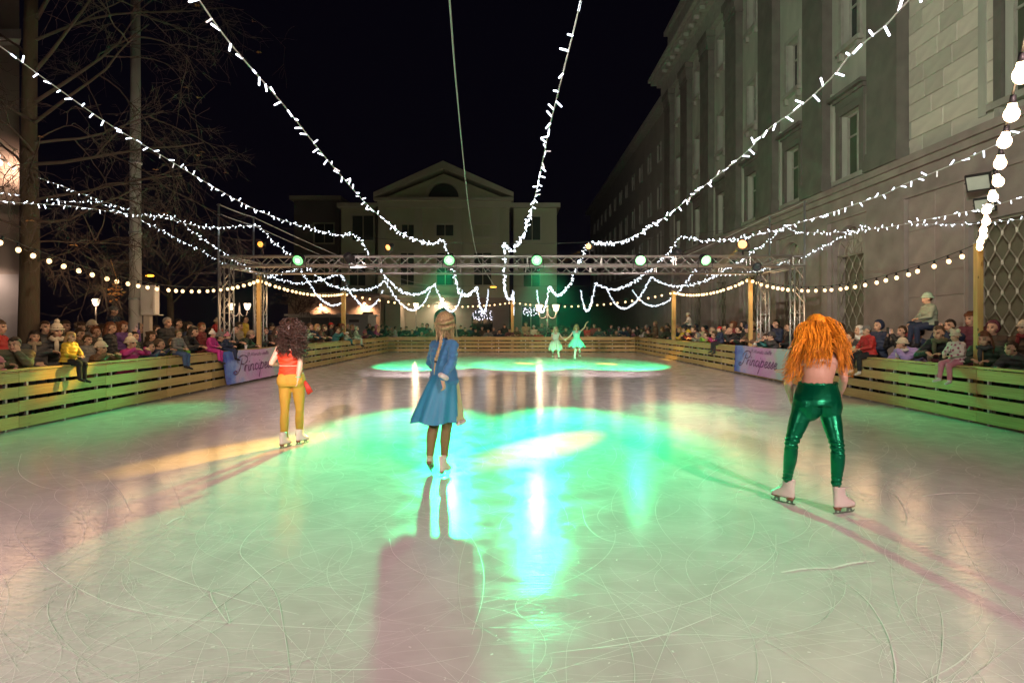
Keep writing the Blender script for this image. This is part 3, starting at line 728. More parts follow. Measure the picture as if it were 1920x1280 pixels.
def window(y, z0, z1, h, kind):
    m = MB(); fr = .16 if kind else .24
    for a, b, c, d in ((y-h-fr, y-h, z0-.02, z1+fr), (y+h, y+h+fr, z0-.02, z1+fr), (y-h, y+h, z1, z1+fr)): m.box(XB-.09, XB+.01, a, b, c, d)
    f = pb(m, 'window', S_TRIM if kind else S_PIL)
    m = MB(); m.box(XB-.2, XB+.01, y-h-fr-.08, y+h+fr+.08, z0-.18, z0-.021)
    for s in (-1, 1): m.box(XB-.15, XB+.0, y+s*(h+.05)-.08, y+s*(h+.05)+.08, z0-.42, z0-.181)
    inpal(f, m, 'sill', S_TRIM)
    m = MB(); m.box(XB+.26, XB+.30, y-h, y+h, z0, z1); inpal(f, m, 'pane', S_GLS if kind else S_SHUT)
    m = MB()
    for u in (y-h+.03, y, y+h-.03): m.box(XB+.2, XB+.259, u-.03, u+.03, z0, z1)
    for v_ in (z0+.03, z0+(z1-z0)*.66, z1-.03): m.box(XB+.21, XB+.255, y-h, y+h, v_-.03, v_+.03)
    inpal(f, m, 'glazing_bars', S_TRIM)
    if not kind:
        m = MB(); m.box(XB-.16, XB+.005, y-h-.34, y+h+.34, z1+.5, z1+.62); m.box(XB-.30, XB+.005, y-h-.46, y+h+.46, z1+.62, z1+.74)
        m.box(XB-.1, XB+.004, y-h-.26, y+h+.26, z1+.242, z1+.5); inpal(f, m, 'lintel', S_PIL)
        for s in (-1, 1):
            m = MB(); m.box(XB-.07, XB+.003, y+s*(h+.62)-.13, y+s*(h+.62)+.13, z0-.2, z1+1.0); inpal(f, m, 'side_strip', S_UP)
for y in BAYS:
    for k, (a, b, h) in enumerate(WIN): window(y, a, b, h, k)
window(12.95, ZL+.45, ZL+3.6, 1.65, 0); window(12.95, 12.2, 14.6, 1.65, 0); window(4.5, ZL+.45, ZL+3.6, 1.5, 0)
def grille(y0, y1, z0, z1, arch, nd):
    m = MB()
    for a, b, c, d in ((y0, y0+.05, z0, z1), (y1-.05, y1, z0, z1), (y0, y1, z0, z0+.05), (y0, y1, z1-.05, z1)): m.box(XB+.02, XB+.07, a, b, c, d)
    g_ = pb(m, 'grille', S_GRL)
    m = MB(); wy = (y1-y0)/nd; wz = wy*1.75; n = int((z1-z0)/wz*2)+1; wz = (z1-z0)/(n/2)
    for i in range(nd):                    # expanding gate: pairs of zigzag bars meeting at knots
        for s in (0, 1):
            pts = []
            for k in range(n+1):
                yy = y0+i*wy+(wy*.48*(k % 2)+.01 if s == 0 else wy-wy*.48*(k % 2)-.01); zz = z0+k*wz/2
                pts += [(XB+.04+.012*s, yy, zz-.05), (XB+.04+.012*s, yy, zz+.05)]
            m.tube(pts, .019, 4)
    inpal(g_, m, 'lattice', S_GRL)
    m = MB(); m.box(XB+.3, XB+.34, y0, y1, z0, z1); inpal(g_, m, 'backing', S_BACK)
    if arch:
        m = MB(); m.box(XB+.3, XB+.34, y0, y1, 4.0, 4.95); inpal(g_, m, 'fanlight_curtain', S_IN)
        m = MB(); yc = (y0+y1)/2
        for t in range(1, 6):
            a = math.pi*t/6; m.tube([(XB+.05, yc, 4.02), (XB+.05, yc+.9*math.cos(a), 4.0+.9*math.sin(a))], .014, 4)
        for rr in (.5, .93): m.tube([(XB+.05, yc+rr*math.cos(math.pi*t/14), 4.0+rr*math.sin(math.pi*t/14)) for t in range(15)], .018, 4)
        inpal(g_, m, 'fanlight_bars', S_GRL)
for y in BAYS: grille(y-.95, y+.95, .55, 4.0, True, 4)
grille(13.0, 15.6, .95, 4.1, False, 6); grille(7.4, 9.8, .95, 4.1, False, 6)
# ashlar blocks of the plain bay, each its own stone
rb = random.Random(11)
bm0 = MB()
bw = []
for k in range(4):
    mm = MB(); j = [rb.uniform(-.006, .006) for _ in range(4)]
    mm.add([(0,-.5,-.5),(-.035+j[0],-.488,-.475),(-.035+j[1],.488,-.475),(0,.5,-.5),(0,-.5,.5),(-.035+j[2],-.488,.475),(-.035+j[3],.488,.475),(0,.5,.5)],
           [(1,5,6,2),(0,4,5,1),(2,6,7,3),(4,7,6,5),(0,1,2,3)]); bw.append(mm.mesh('stone_block', S_BLK))
z = ZL+.02; row = 0
while z < 12.0:
    y = 14.86 if z < ZL+4.2 else 8.0
    first = True
    while y < 18.05:
        L = rb.uniform(.75, 1.45)
        if first and row % 2: L *= .55
        L = min(L, 18.08-y)
        if L < .3: break
        first = False
        o = link('stone_block', bw[rb.randrange(4)], pal, (-rb.uniform(.0, .008)+.0, y+L/2-18, z+.25+.12)); o.scale = (1, L-.012, .488)
        y += L
    z += .5; row += 1
pi_mat = mat('ground_floor_slab', (.35, .29, .26), .7, var=.4, scale=2, bump=.25, bscale=40, rnd=.12)
sm = MB(); sm.add([(0,-.5,-.5),(-.02,-.492,-.49),(-.02,.492,-.49),(0,.5,-.5),(0,-.5,.5),(-.02,-.492,.49),(-.02,.492,.49),(0,.5,.5)], [(1,5,6,2),(0,4,5,1),(2,6,7,3),(4,7,6,5),(0,1,2,3)])
sm = sm.mesh('stone_slab', pi_mat)
for zi in range(5):
    for y0, y1 in ((15.72, 16.8), (16.8, 17.93), (10.0, 11.4), (11.4, 12.9)):
        o = link('stone_slab', sm, pal, (-.121, (y0+y1)/2-18, .47+zi*.94+.47+.12)); o.scale = (1, y1-y0-.01, .93)
# far wing of the same street front
fw = empty('far_wing', (11.9, 60, -.12), 'long darker four storey wing beyond the palace, fading into the night', 'building')
FW = [(y-.5, y+.5, a, b) for y in [50.5+3.6*i for i in range(12)] for a, b in ((7.0, 9.0), (11.0, 12.8), (14.8, 16.2))]
m = MB(); wall_holes(m, 11.9, 12.3, 47.3, 95, -.12, 18.4, FW); m.box(12.6, 20, 47.3, 95, -.12, 18.4)
m.v = [(a-11.9, b-60, c+.12) for a, b, c in m.v]; m.build('wall', mat('wing_render', (.28, .27, .23), .85, var=.25, scale=.8, bump=.2), fw)
m = MB(); m.box(11.2, 20, 47.3, 95.4, 18.4, 18.9); m.box(11.75, 12, 47.3, 95, 5.8, 6.05)
m.v = [(a-11.9, b-60, c+.12) for a, b, c in m.v]; m.build('cornice', S_TRIM, fw)
wm = MB(); wm.box(.1, .15, -.5, .5, 0, 1); wm = wm.mesh('window', S_GLS)
wf = MB(); 
for a, b, c, d in ((-.62,-.5,-.06,1.06), (.5,.62,-.06,1.06), (-.5,.5,1.0,1.06), (-.5,.5,-.06,0)): wf.box(-.06, .01, a, b, c, d)
wf = wf.mesh('frame', S_TRIM)
for y0, y1, z0, z1 in FW:
    o = link('window', wm, fw, (0, (y0+y1)/2-60, z0+.12)); o.scale.z = z1-z0; link('frame', wf, o)

# ------------------------------------------------------------------ theatre at the far end
YT = 58.5
C_W = mat('theatre_render', (.50, .56, .36), .85, var=.15, scale=.6, bump=.2, bscale=10)
C_T = mat('theatre_trim', (.52, .56, .40), .8, var=.12, scale=1, bump=.1)
C_G = mat('theatre_ground_floor', (.40, .33, .27), .8, var=.12, scale=1, bump=.2, stretch=(1,1,3))
C_SH = mat('dark_green_shutter', (.03, .055, .04), .6, var=.2, stretch=(1,1,12), bump=.3)
def xa(px): return (px-960)/F*YT
def za(py): return HC+(611-py)/F*YT
th = empty('theatre', (xa(833), YT, -.12), 'pale neoclassical theatre with a triangular gable and half round window', 'building')
def tb(mb, name, m, parent=None, smooth=False):
    mb.v = [(a-xa(833), b-YT, c+.12) for a, b, c in mb.v]; return mb.build(name, m, parent or th, smooth)
def front(mb, px0, px1, z0, z1, holes, y0=None, t=.5):
    y0 = YT if y0 is None else y0
    tmp = MB(); wall_holes(tmp, y0, y0+t, xa(px0), xa(px1), z0, z1, holes)
    mb.add([(b, a, c) for a, b, c in tmp.v], [f[::-1] for f in tmp.f])
tw = [(753,776,421,443),(818,850,421,442),(889,920,421,442),(751,776,474,534),(819,850,474,534),(889,921,474,534)]
def H(l): return [(xa(a), xa(b), za(d), za(c)) for a, b, c, d in l]
arches = [(813,855,578), (884,924,578)]
gh = [(xa(a), xa(b), -.12, za(596)) for a, b, _ in arches]
ZG = za(556); ZE = za(378)
m = MB(); front(m, 712, 955, ZG, ZE, H(tw)); tb(m, 'wall', C_W)
m = MB(); front(m, 712, 955, -.12, ZG, gh+[(xa(a), xa(b), za(596), za(577)) for a, b, _ in arches]+H([(730,752,598,640)]))
for a, b, _ in arches:
    x0, x1 = xa(a), xa(b); c = (x0+x1)/2; r0 = (x1-x0)/2; z0 = za(596); h = za(577)-z0
    for s in (-1, 1):
        arc = [(c+s*r0*math.cos(t*math.pi/2/8), z0+h*math.sin(t*math.pi/2/8)) for t in range(9)]
        poly = arc+[(c, z0+h+.01), (c+s*(r0+.01), z0+h+.01)]
        m.prism(poly, YT+.002, YT+.35, 'y')
tb(m, 'ground_floor_wall', C_G)
m = MB()
for px in (716, 785, 858, 930): m.box(xa(px)-.35, xa(px)+.35, YT-.12, YT+.01, ZG+.15, ZE-.6)
m.box(xa(710), xa(957), YT-.3, YT+.01, ZG-.1, ZG+.15); m.box(xa(710), xa(957), YT-.18, YT+.01, ZE-.6, ZE-.45)
m.box(xa(708), xa(959), YT-.2, YT+.01, ZE-.45, ZE); m.box(xa(703), xa(963), YT-.7, YT+.01, ZE, ZE+.28)
tb(m, 'trim', C_T)
lun = (xa(803), xa(860), za(370), za(343))
m = MB(); ap = za(326); cx = xa(832); b0 = ZE+.281
c = (lun[0]+lun[1])/2; r0 = (lun[1]-lun[0])/2; zh = lun[3]-lun[2]
arc = [(c+r0*math.cos(math.pi*t/16), lun[2]+zh*math.sin(math.pi*t/16)) for t in range(17)]
xl, xr_ = xa(717), xa(948)
for i in range(16):     # gable wall around the half round window
    (ax_, az_), (bx_, bz_) = arc[i], arc[i+1]
    def top(x): return b0+(ap-b0)*(1-abs(x-cx)/(xr_-cx if x > cx else cx-xl))
    m.prism([(ax_, az_), (ax_, top(ax_)), (bx_, top(bx_)), (bx_, bz_)], YT, YT+.5, 'y')
m.prism([(arc[0][0], b0), (arc[0][0], top(arc[0][0])), (xr_, b0)], YT, YT+.5, 'y')
m.prism([(arc[-1][0], b0), (xl, b0), (arc[-1][0], top(arc[-1][0]))], YT, YT+.5, 'y')
m.box(arc[-1][0], arc[0][0], YT, YT+.5, b0, lun[2]); tb(m, 'gable_wall', C_W)
m = MB()
for s, xe in ((-1, xa(703)), (1, xa(963))):
    m.prism([(xe, b0), (cx, ap+.35), (cx, ap+1.05), (xe, b0+.45)], YT-.7, YT+8, 'y')
tb(m, 'roof', C_T)
m = MB()
for q in range(16):
    a = math.pi*q/16; b = math.pi*(q+1)/16
    m.prism([(c+rr*math.cos(t), lun[2]+rr/r0*zh*math.sin(t)) for rr, t in ((r0+.01, a), (r0+.3, a), (r0+.3, b), (r0+.01, b))], YT-.1, YT+.01, 'y')
f_ = tb(m, 'half_round_window', C_T)
m = MB(); m.prism(arc, YT+.3, YT+.36, 'y'); tb(m, 'pane', C_SH, f_).location = (0, 0, 0)
for i, (a, b, c_, d) in enumerate(tw):
    x0, x1, z0, z1 = xa(a), xa(b), za(d), za(c_)
    m = MB()
    for q in ((x0-.2, x0, z0-.2, z1+.2), (x1, x1+.2, z0-.2, z1+.2), (x0, x1, z1, z1+.2), (x0, x1, z0-.2, z0)): m.box(q[0], q[1], YT-.06, YT+.01, q[2], q[3])
    f_ = tb(m, 'window', C_T)
    m = MB(); m.box(x0, x1, YT+.2, YT+.25, z0, z1); tb(m, 'pane', C_SH if i in (0, 1, 3, 4, 5) else C_W, f_)
    m = MB(); m.box((x0+x1)/2-.04, (x0+x1)/2+.04, YT+.14, YT+.199, z0, z1); tb(m, 'mullion', C_T, f_)
REF = mat('night_door_glass', (.012, .015, .016), .06, spec=.8, bump=.25, bscale=1.5)
for a, b, _ in arches:
    x0, x1 = xa(a), xa(b)
    m = MB(); m.box(x0, x1, YT+.3, YT+.34, -.12, za(577)); d_ = tb(m, 'arched_door', REF)
    m = MB()
    for u in (x0+.04, (x0+x1)/2, x1-.04): m.box(u-.04, u+.04, YT+.25, YT+.299, -.12, za(578))
    m.box(x0, x1, YT+.24, YT+.298, za(597), za(594)); tb(m, 'door_frame', C_SH, d_)
m = MB(); m.box(xa(730), xa(752), YT+.2, YT+.25, za(640), za(598)); tb(m, 'notice_window', C_SH)
wl = MB(); wl.ell((0, 0, 0), .22, .2, .14); 
def wall_lamp(loc, W, label, colr=(1, .68, .42), r=.1, aim=None, size=150, strg=25):
    root = empty('wall_lamp', loc, label, 'lamp', 'lamps on the far building')
    mb = MB(); mb.ell((0,0,0), r, r*.8, r*.6); mb.build('glass', glow('lamp_glass', colr, strg), root, True)
    mb = MB(); mb.tube([(0,.02,r*.5),(0,.3,r*.9)], .02, 6); mb.box(-r, r, -r*.6, r*.8, r*.55, r*.7); mb.build('bracket', M_['black'], root)
    if W: spot(root, V(loc)+V((0,-.02,-r*.9)), V(loc)+V(aim or (0, .35, -1)), colr, W, size, .8, .08)
    return root
wall_lamp((xa(831), YT-.7, za(562)), 170*LK, 'bright lamp above the arched door of the theatre', (1, .78, .58), .14)
# side wings of the theatre
def block(name, label, px0, px1, pyt, dy, wins, m_, lows=(), depth=14):
    root = empty(name, ((xa(px0)+xa(px1))/2, YT+dy, -.12), label, 'building'); ox = (xa(px0)+xa(px1))/2; oy = YT+dy
    sc_ = 1+dy/YT
    def sx(p): return (p-960)/F*(YT+dy)
    def sz(p): return HC+(611-p)/F*(YT+dy)
    hs = [(sx(a), sx(b), sz(d), sz(c)) for a, b, c, d in wins]
    tmp = MB(); wall_holes(tmp, oy, oy+.5, sx(px0), sx(px1), -.12, sz(pyt), hs); mb = MB()
    mb.add([(b, a, c) for a, b, c in tmp.v], [f[::-1] for f in tmp.f]); mb.box(sx(px0), sx(px1), oy+.9, oy+depth, -.12, sz(pyt))
    def put(mb, nm, mt, par=None):
        mb.v = [(a-ox, b-oy, c+.12) for a, b, c in mb.v]; return mb.build(nm, mt, par or root)
    put(mb, 'wall', m_)
    mb = MB(); mb.box(sx(px0)-.3, sx(px1)+.3, oy-.5, oy+depth, sz(pyt), sz(pyt)+.4); put(mb, 'roof_edge', C_T)
    for x0, x1, z0, z1 in hs:
        mb = MB()
        for q in ((x0-.15, x0, z0-.15, z1+.15), (x1, x1+.15, z0-.15, z1+.15), (x0, x1, z1, z1+.15), (x0, x1, z0-.15, z0)): mb.box(q[0], q[1], oy-.05, oy+.01, q[2], q[3])
        f_ = put(mb, 'window', C_T); mb = MB(); mb.box(x0, x1, oy+.2, oy+.25, z0, z1); put(mb, 'pane', C_SH, f_)
        mb = MB(); mb.box((x0+x1)/2-.04, (x0+x1)/2+.04, oy+.14, oy+.199, z0, z1); put(mb, 'mullion', C_T, f_)
    return root, put, sx, sz, oy
block('theatre_wing', 'lower wing joined to the right side of the theatre', 963, 1044, 390, .6, [(983,1013,406,450),(982,1012,478,537),(979,1012,575,640)], C_W)
block('theatre_wing', 'lower wing joined to the left side of the theatre', 640, 703, 390, .6, [(660,700,404,450),(655,685,475,535)], C_W)
dk = mat('dark_render', (.20, .19, .165), .9, var=.2, scale=.6, bump=.2)  # even dark grey-brown render for the corner house
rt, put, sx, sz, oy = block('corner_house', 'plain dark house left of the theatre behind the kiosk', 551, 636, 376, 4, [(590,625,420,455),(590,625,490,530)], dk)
# portico in front of left wing
ar = empty('portico', (xa(640), 54.5, -.12), 'low brown portico with flat roof and arch left of the theatre', 'portico')
C_P = mat('portico_render', (.36, .27, .21), .85, var=.2, scale=1, bump=.2)
def ab(mb, nm, m_, par=None):
    mb.v = [(a-xa(640), b-54.5, c+.12) for a, b, c in mb.v]; return mb.build(nm, m_, par or ar)
def x2(p, Y=54.5): return (p-960)/F*Y
def z2(p, Y=54.5): return HC+(611-p)/F*Y
m = MB(); tmp = MB(); wall_holes(tmp, 54.5, 54.9, x2(540), x2(712), -.12, z2(556), [(x2(680), x2(700), -.12, z2(585)), (x2(560), x2(650), -.12, z2(592))])
m.add([(b, a, c) for a, b, c in tmp.v], [f[::-1] for f in tmp.f]); m.box(x2(540), x2(712), 56.2, 57.6, -.12, z2(556)); ab(m, 'wall', C_P)
m = MB(); m.box(x2(535), x2(716), 53.8, 57.8, z2(556), z2(551)); ab(m, 'roof', C_P)
m = MB(); m.box(x2(716), x2(745), 56.0, 58.3, -.12, z2(566)); ab(m, 'side_pier', C_G)
wall_lamp((x2(604), 54.1, z2(572)), 260*LK, 'small lamp on the portico above the kiosk roof', (1, .55, .3), .1)
wall_lamp((x2(685), 54.1, z2(569)), 260*LK, 'small lamp on the portico above the little arch', (1, .55, .3), .1)
# kiosk
ki = empty('kiosk', (x2(620, 50), 50, -.12), 'low white market kiosk with grey shutters behind the left crowd', 'kiosk')
def kb(mb, nm, m_, par=None):
    mb.v = [(a-x2(620, 50), b-50, c+.12) for a, b, c in mb.v]; return mb.build(nm, m_, par or ki)
KW = mat('kiosk_white', (.55, .52, .48), .6, var=.1, scale=2); KG = mat('kiosk_grey', (.10, .095, .09), .7, var=.2, stretch=(1,1,10), bump=.3)
m = MB(); m.box(x2(540,50), x2(690,50), 50, 53, -.12, z2(592,50)); kb(m, 'body', KW)
m = MB(); m.box(x2(536,50), x2(694,50), 49.6, 53.2, z2(592,50), z2(589,50)); kb(m, 'roof', KW)
for a, b in ((549, 582), (584, 617), (619, 650)):
    m = MB(); m.box(x2(a,50), x2(b,50), 49.93, 49.998, .3, z2(595,50)); kb(m, 'shutter', KG)
    m = MB(); m.box(x2(a+8,50), x2(b-6,50), 50.5, 51.4, z2(588,50)+.0, z2(586,50)); kb(m, 'roof_vent', KW)
m = MB(); m.box(x2(655,50), x2(673,50), 49.93, 49.998, z2(604,50), z2(599,50)); kb(m, 'sign', KG)

# ------------------------------------------------------------------ house behind the tree, far left
lh = empty('corner_building', (-22, 20, -.12), 'pale building with white base behind the tree at the left edge', 'building')
L_U = mat('warm_render', (.48, .40, .33), .85, var=.15, scale=1, bump=.2); L_B = mat('white_plinth', (.62, .58, .54), .8, var=.12, scale=1.2, bump=.2)
def lb(mb, nm, m_, par=None):
    mb.v = [(a+22, b-20, c+.12) for a, b, c in mb.v]; return mb.build(nm, m_, par or lh)
m = MB(); m.prism([(-15.75,20),(-36,42),(-60,42),(-60,20)], 3.2, 16, 'z'); m.prism([(-15.6,19.85),(-36,42.1),(-60,42.1),(-60,19.85)], 5.4, 5.6, 'z'); lb(m, 'upper_wall', L_U)
m = MB(); m.prism([(-15.65,19.9),(-36,42.05),(-60,42.05),(-60,19.9)], -.12, 1.95, 'z'); m.prism([(-15.72,19.96),(-36,42.02),(-60,42.02),(-60,19.96)], 1.95, 3.2, 'z'); lb(m, 'plinth', L_B)
m = MB(); m.prism([(-15.3,19.5),(-36,42.3),(-60,42.3),(-60,19.5)], 10.5, 10.8, 'z'); m.prism([(-15.1,19.3),(-36,42.5),(-60,42.5),(-60,19.3)], 15.8, 16.2, 'z'); lb(m, 'cornice', L_B)
for x in (-18.2, -20.6):
    for z in (6.3, 11.6):
        m = MB()
        for q in ((x-.7, x-.55, z-.1, z+2.2), (x+.55, x+.7, z-.1, z+2.2), (x-.55, x+.55, z+2.05, z+2.2)): m.box(q[0], q[1], 19.93, 20.01, q[2], q[3])
        f_ = lb(m, 'window', L_B); m = MB(); m.box(x-.55, x+.55, 19.96, 19.995, z, z+2.05); lb(m, 'pane', S_GLS, f_)
w_ = wall_lamp((-15.9, 19.3, HC+(611-305)/F*19.3), 60*LK, 'wall lamp glowing on the pale building behind the tree', (1, .62, .45), .16, (0, .5, .2), 160)
wall_lamp((-16.6, 19.2, 3.4), 26*LK, 'low wall lamp lighting the white base behind the tree', (1, .72, .6), .07, (0, .5, -1), 150)
m = MB()
for i in range(9): m.tube([(-9.6-i*.14, 13.2, -.12), (-9.6-i*.14, 13.2, 1.25)], .012, 6)
m.tube([(-9.5, 13.2, 1.25), (-10.8, 13.2, 1.25)], .022, 6); m.tube([(-9.5, 13.2, .1), (-10.8, 13.2, .1)], .018, 6)
tag(m.build('railing', M_['black']), 'black metal railing at the left edge beside the tree trunk', 'railing')

# ------------------------------------------------------------------ concrete pole, box, street lamps
po = empty('lamp_pole', (-9.15, 15.2, -.12), 'tall pale concrete pole rising past the bare tree', 'pole')
m = MB(); m.tube([(0,0,0),(0,0,2.4),(0,0,2.42),(0,0,14)], [.155,.145,.135,.085], 18); m.build('shaft', mat('concrete_pole', (.42, .39, .35), .7, var=.2, scale=4, bump=.2, stretch=(3,3,.5)), po, True)
m = MB(); 
for z in (2.3, 3.9, 5.6): m.tube([(0,0,z),(0,0,z+.05)], .15, 18)
m.build('band', M_['galv'], po, True)
bx = empty('electric_box', (-8.75, 15.1, -.12), 'white electric cabinet on a pale post beside the concrete pole', 'cabinet')
m = MB(); m.box(-.17, .17, -.08, .12, 1.95, 2.4+.25); m.build('cabinet_body', mat('white_box', (.66, .62, .58), .5, var=.08), bx)
m = MB(); m.box(-.12, .03, -.05, .08, 0, 1.92); m.box(-.15, .28, -.1, .1, 1.925, 1.945); m.build('stand', mat('beige_box', (.50, .44, .36), .6, var=.1), bx)
m = MB(); m.box(-.145, .145, -.092, -.081, 1.99, 2.61); m.tube([(-.02,-.1,2.1),(-.02,-.092,2.1)], .02, 8); m.build('door', mat('white_box_door', (.62, .58, .54), .5, var=.08), bx)
def street_lamp(x, y, h, label, twin, W, sw=.6):
    root = empty('street_lamp', (x, y, -.12), label, 'street lamp', 'old style street lamps')
    iron = mat('pale_iron', (.42, .36, .33), .5, .2, var=.1)
    m = MB(); m.tube([(0,0,0),(0,0,.5),(0,0,.55),(0,0,h-.6),(0,0,h-.55),(0,0,h-.1),(0,0,h+.15)], [.12,.11,.06,.045,.07,.04,.02], 12); m.build('pole', iron, root, True)
    for s in ((-1, 1) if twin else (0,)):
        if s:
            m = MB(); m.tube(catmull([(0,0,h-.55), (s*.2,0,h-.85), (s*.5,0,h-.85), (s*sw,0,h-.5), (s*sw,0,h-.42)], 5), .035, 8); a_ = m.build('arm', iron, root, True)
        m = MB(); c = (s*sw, 0, h-.42 if s else h+.1)
        m.tube([V(c), V(c)+V((0,0,.06)), V(c)+V((0,0,.42)), V(c)+V((0,0,.5))], [.08,.15,.26,.22], 14)
        m.build('lamp_glass', glow('lamp_globe', (1, .74, .50), 2.2), root, True)
        m = MB(); m.tube([V(c)+V((0,0,.5)), V(c)+V((0,0,.56))], [.24,.06], 14); m.tube([V(c)+V((0,0,-.06)), V(c)], [.04,.08], 10); m.build('lamp_cap', iron, root, True)
        if W:
            l = bpy.data.lights.new('lamp_light', 'POINT'); l.energy = W*LK; l.color = (1, .72, .46); l.shadow_soft_size = .2
            o = bpy.data.objects.new('lamp_light', l); col.objects.link(o); o.parent = root; o.location = V(c)+V((0,-.35,.15))
    return root
street_lamp((449-960)/F*47, 47, HC+46/F*47-.1, 'twin armed street lamp behind the left truss tower', True, 22)
street_lamp((1026.5-960)/F*44, 44, HC+44/F*44-.1, 'twin armed street lamp behind the far fence', True, 30)
street_lamp((180-960)/F*44, 44, HC+38/F*44, 'single street lamp glowing in the dark behind the bare tree', False, 40)
street_lamp((780-960)/F*57, 57, HC+28/F*57+.25, 'single lamp left of the theatre door', False, 60)
gwm = MB()

# ------------------------------------------------------------------ trees
BARK = mat('bark', (.095, .066, .04), .9, var=.35, scale=5, bump=.6, stretch=(1,1,.3))
TWIG = mat('twig_bark', (.11, .076, .06), .85, var=.3, scale=5, bump=.2)
DRY = mat('dry_leaf', (.45, .20, .06), .7, var=.3, bump=.1)
def tree(loc, label, trunk, r0, limbs, seed, droop, leaves=0, fork=3, lv=4, tw=.006, spread=1.0):
    rt = random.Random(seed); root = empty('bare_tree', loc, label, 'tree')
    m = MB(); m.tube(catmull(trunk, 6), [r0*(1.25-.55*i/((len(trunk)-1)*6)) if i > 1 else r0*(1.45-.1*i) for i in range((len(trunk)-1)*6+1)], 14); m.build('trunk', BARK, root, True)
    m = MB(); tips = []
    def grow(p, d, L, r, lev):
        n = 6 if lev < 2 else 5; pts = [p]; q = p; dd = d.copy()
        for i in range(n):
            dd = (dd+V((rt.uniform(-.22,.22), rt.uniform(-.22,.22), rt.uniform(-.16,.16)-droop*.10*(lev > 0)+(.07 if lev >= 3 else 0)))).normalized()
            q = q+dd*L/n; pts.append(q)
        r1 = max(tw*.6, r*.35); m.tube(pts, [r+(r1-r)*i/n for i in range(n+1)], 7 if lev == 0 else (5 if lev < 2 else 3), caps=False)
        tips.append(pts[-1])
        if lev < lv:
            k = rt.randint(fork, fork+2) if lev < 3 else rt.randint(2, 4)
            for j in range(k):
                t = rt.uniform(.25, 1)*n; i = min(int(t), n-1); s = pts[i].lerp(pts[i+1], t-i)
                ax = (pts[i+1]-pts[i]).normalized(); o1 = ax.orthogonal().normalized(); o1.rotate(Matrix.Rotation(rt.uniform(0, 6.28), 3, ax))
                nd = (ax*rt.uniform(.5, 1.0)+o1*rt.uniform(.5, 1.0)*spread+V((.18 if spread > 1 else 0, 0, 0))).normalized()
                grow(s, nd, L*rt.uniform(.42, .72), max(tw, r*.5), lev+1)
    for p, d, L, r in limbs: grow(V(p), V(d).normalized(), L*.9, r*.62, 0)
    tag(m.build('branches', TWIG, root, True), kind='stuff')
    if leaves:
        m = MB()
        for i in range(leaves):
            c = rt.choice(tips); a = rt.uniform(0, 6.28)
            for k in range(3):
                q = Matrix.Rotation(a+k*2.1, 3, 'Z') @ Matrix.Rotation(rt.uniform(-1.2, 1.2), 3, 'X'); s = rt.uniform(.03, .06)
                m.add([c+q @ V(v_)*s for v_ in ((0,0,0),(.7,.5,.1),(1.6,0,-.1),(.7,-.5,.15))], [(0,1,2,3)])
        tag(m.build('dry_leaves', DRY, root), kind='stuff')
    return root
lim = []
rt0 = random.Random(4)
for z, dx, dy, dz, L, r in ((2.9, 1, -.1, .12, 2.0, .035), (3.3, .8, .5, .0, 2.2, .035), (3.7, 1, -.3, .0, 2.6, .05), (4.1, 1, .3, .25, 3.0, .05), (4.4, .7, -.6, .1, 2.6, .045),
        (4.8, 1, .1, .25, 3.4, .06), (5.2, .7, .7, .3, 2.8, .05), (5.6, 1, -.3, .5, 3.2, .055), (6.0, .8, .2, .6, 3.4, .06), (6.6, .8, -.2, .7, 3.2, .06), (7.2, .9, .3, .5, 3.4, .05),
        (3.5, -.7, -.3, .3, 2, .04), (4.6, -.8, .2, .4, 2.4, .05), (5.6, -.8, -.5, .5, 2.6, .05), (6.8, -.6, .3, .6, 2.6, .05), (3.1, .4, -.8, .1, 1.6, .03), (5.0, .3, -.9, .3, 2.0, .04), (7.6, .3, .1, 1, 3, .07)):
    lim.append(((.02*z, 0, z), (dx, dy, dz), L, r))
tree((-9.35, 12.1, -.12), 'big bare tree with drooping branches and a few dry leaves on the left', [(0,0,0),(0,0,1.5),(.03,0,3.5),(-.03,.05,5.5),(.05,0,8)], .16, lim, 21, 1.0, 22, fork=3, lv=4, tw=.0042)
tree((-17.5, 51, -.12), 'small bare tree in front of the dark house left of the kiosk', [(0,0,0),(.05,0,1.5),(0,0,2.6)], .14, [((0,0,2.2+.15*i), (math.cos(i*2.4), math.sin(i*2.4), .9), 2.2, .07) for i in range(7)], 9, .2, 0, lv=3, tw=.02)
pl = tree((-13.2, 24, -.12), 'dark bare tree deeper behind the left crowd', [(0,0,0),(.1,0,1.8),(0,.1,3.4)], .13, [((0,0,2.4+.2*i), (math.cos(i*2.1), math.sin(i*2.1), .8), 2.6, .06) for i in range(9)], 33, .3, 14, lv=3, tw=.012)
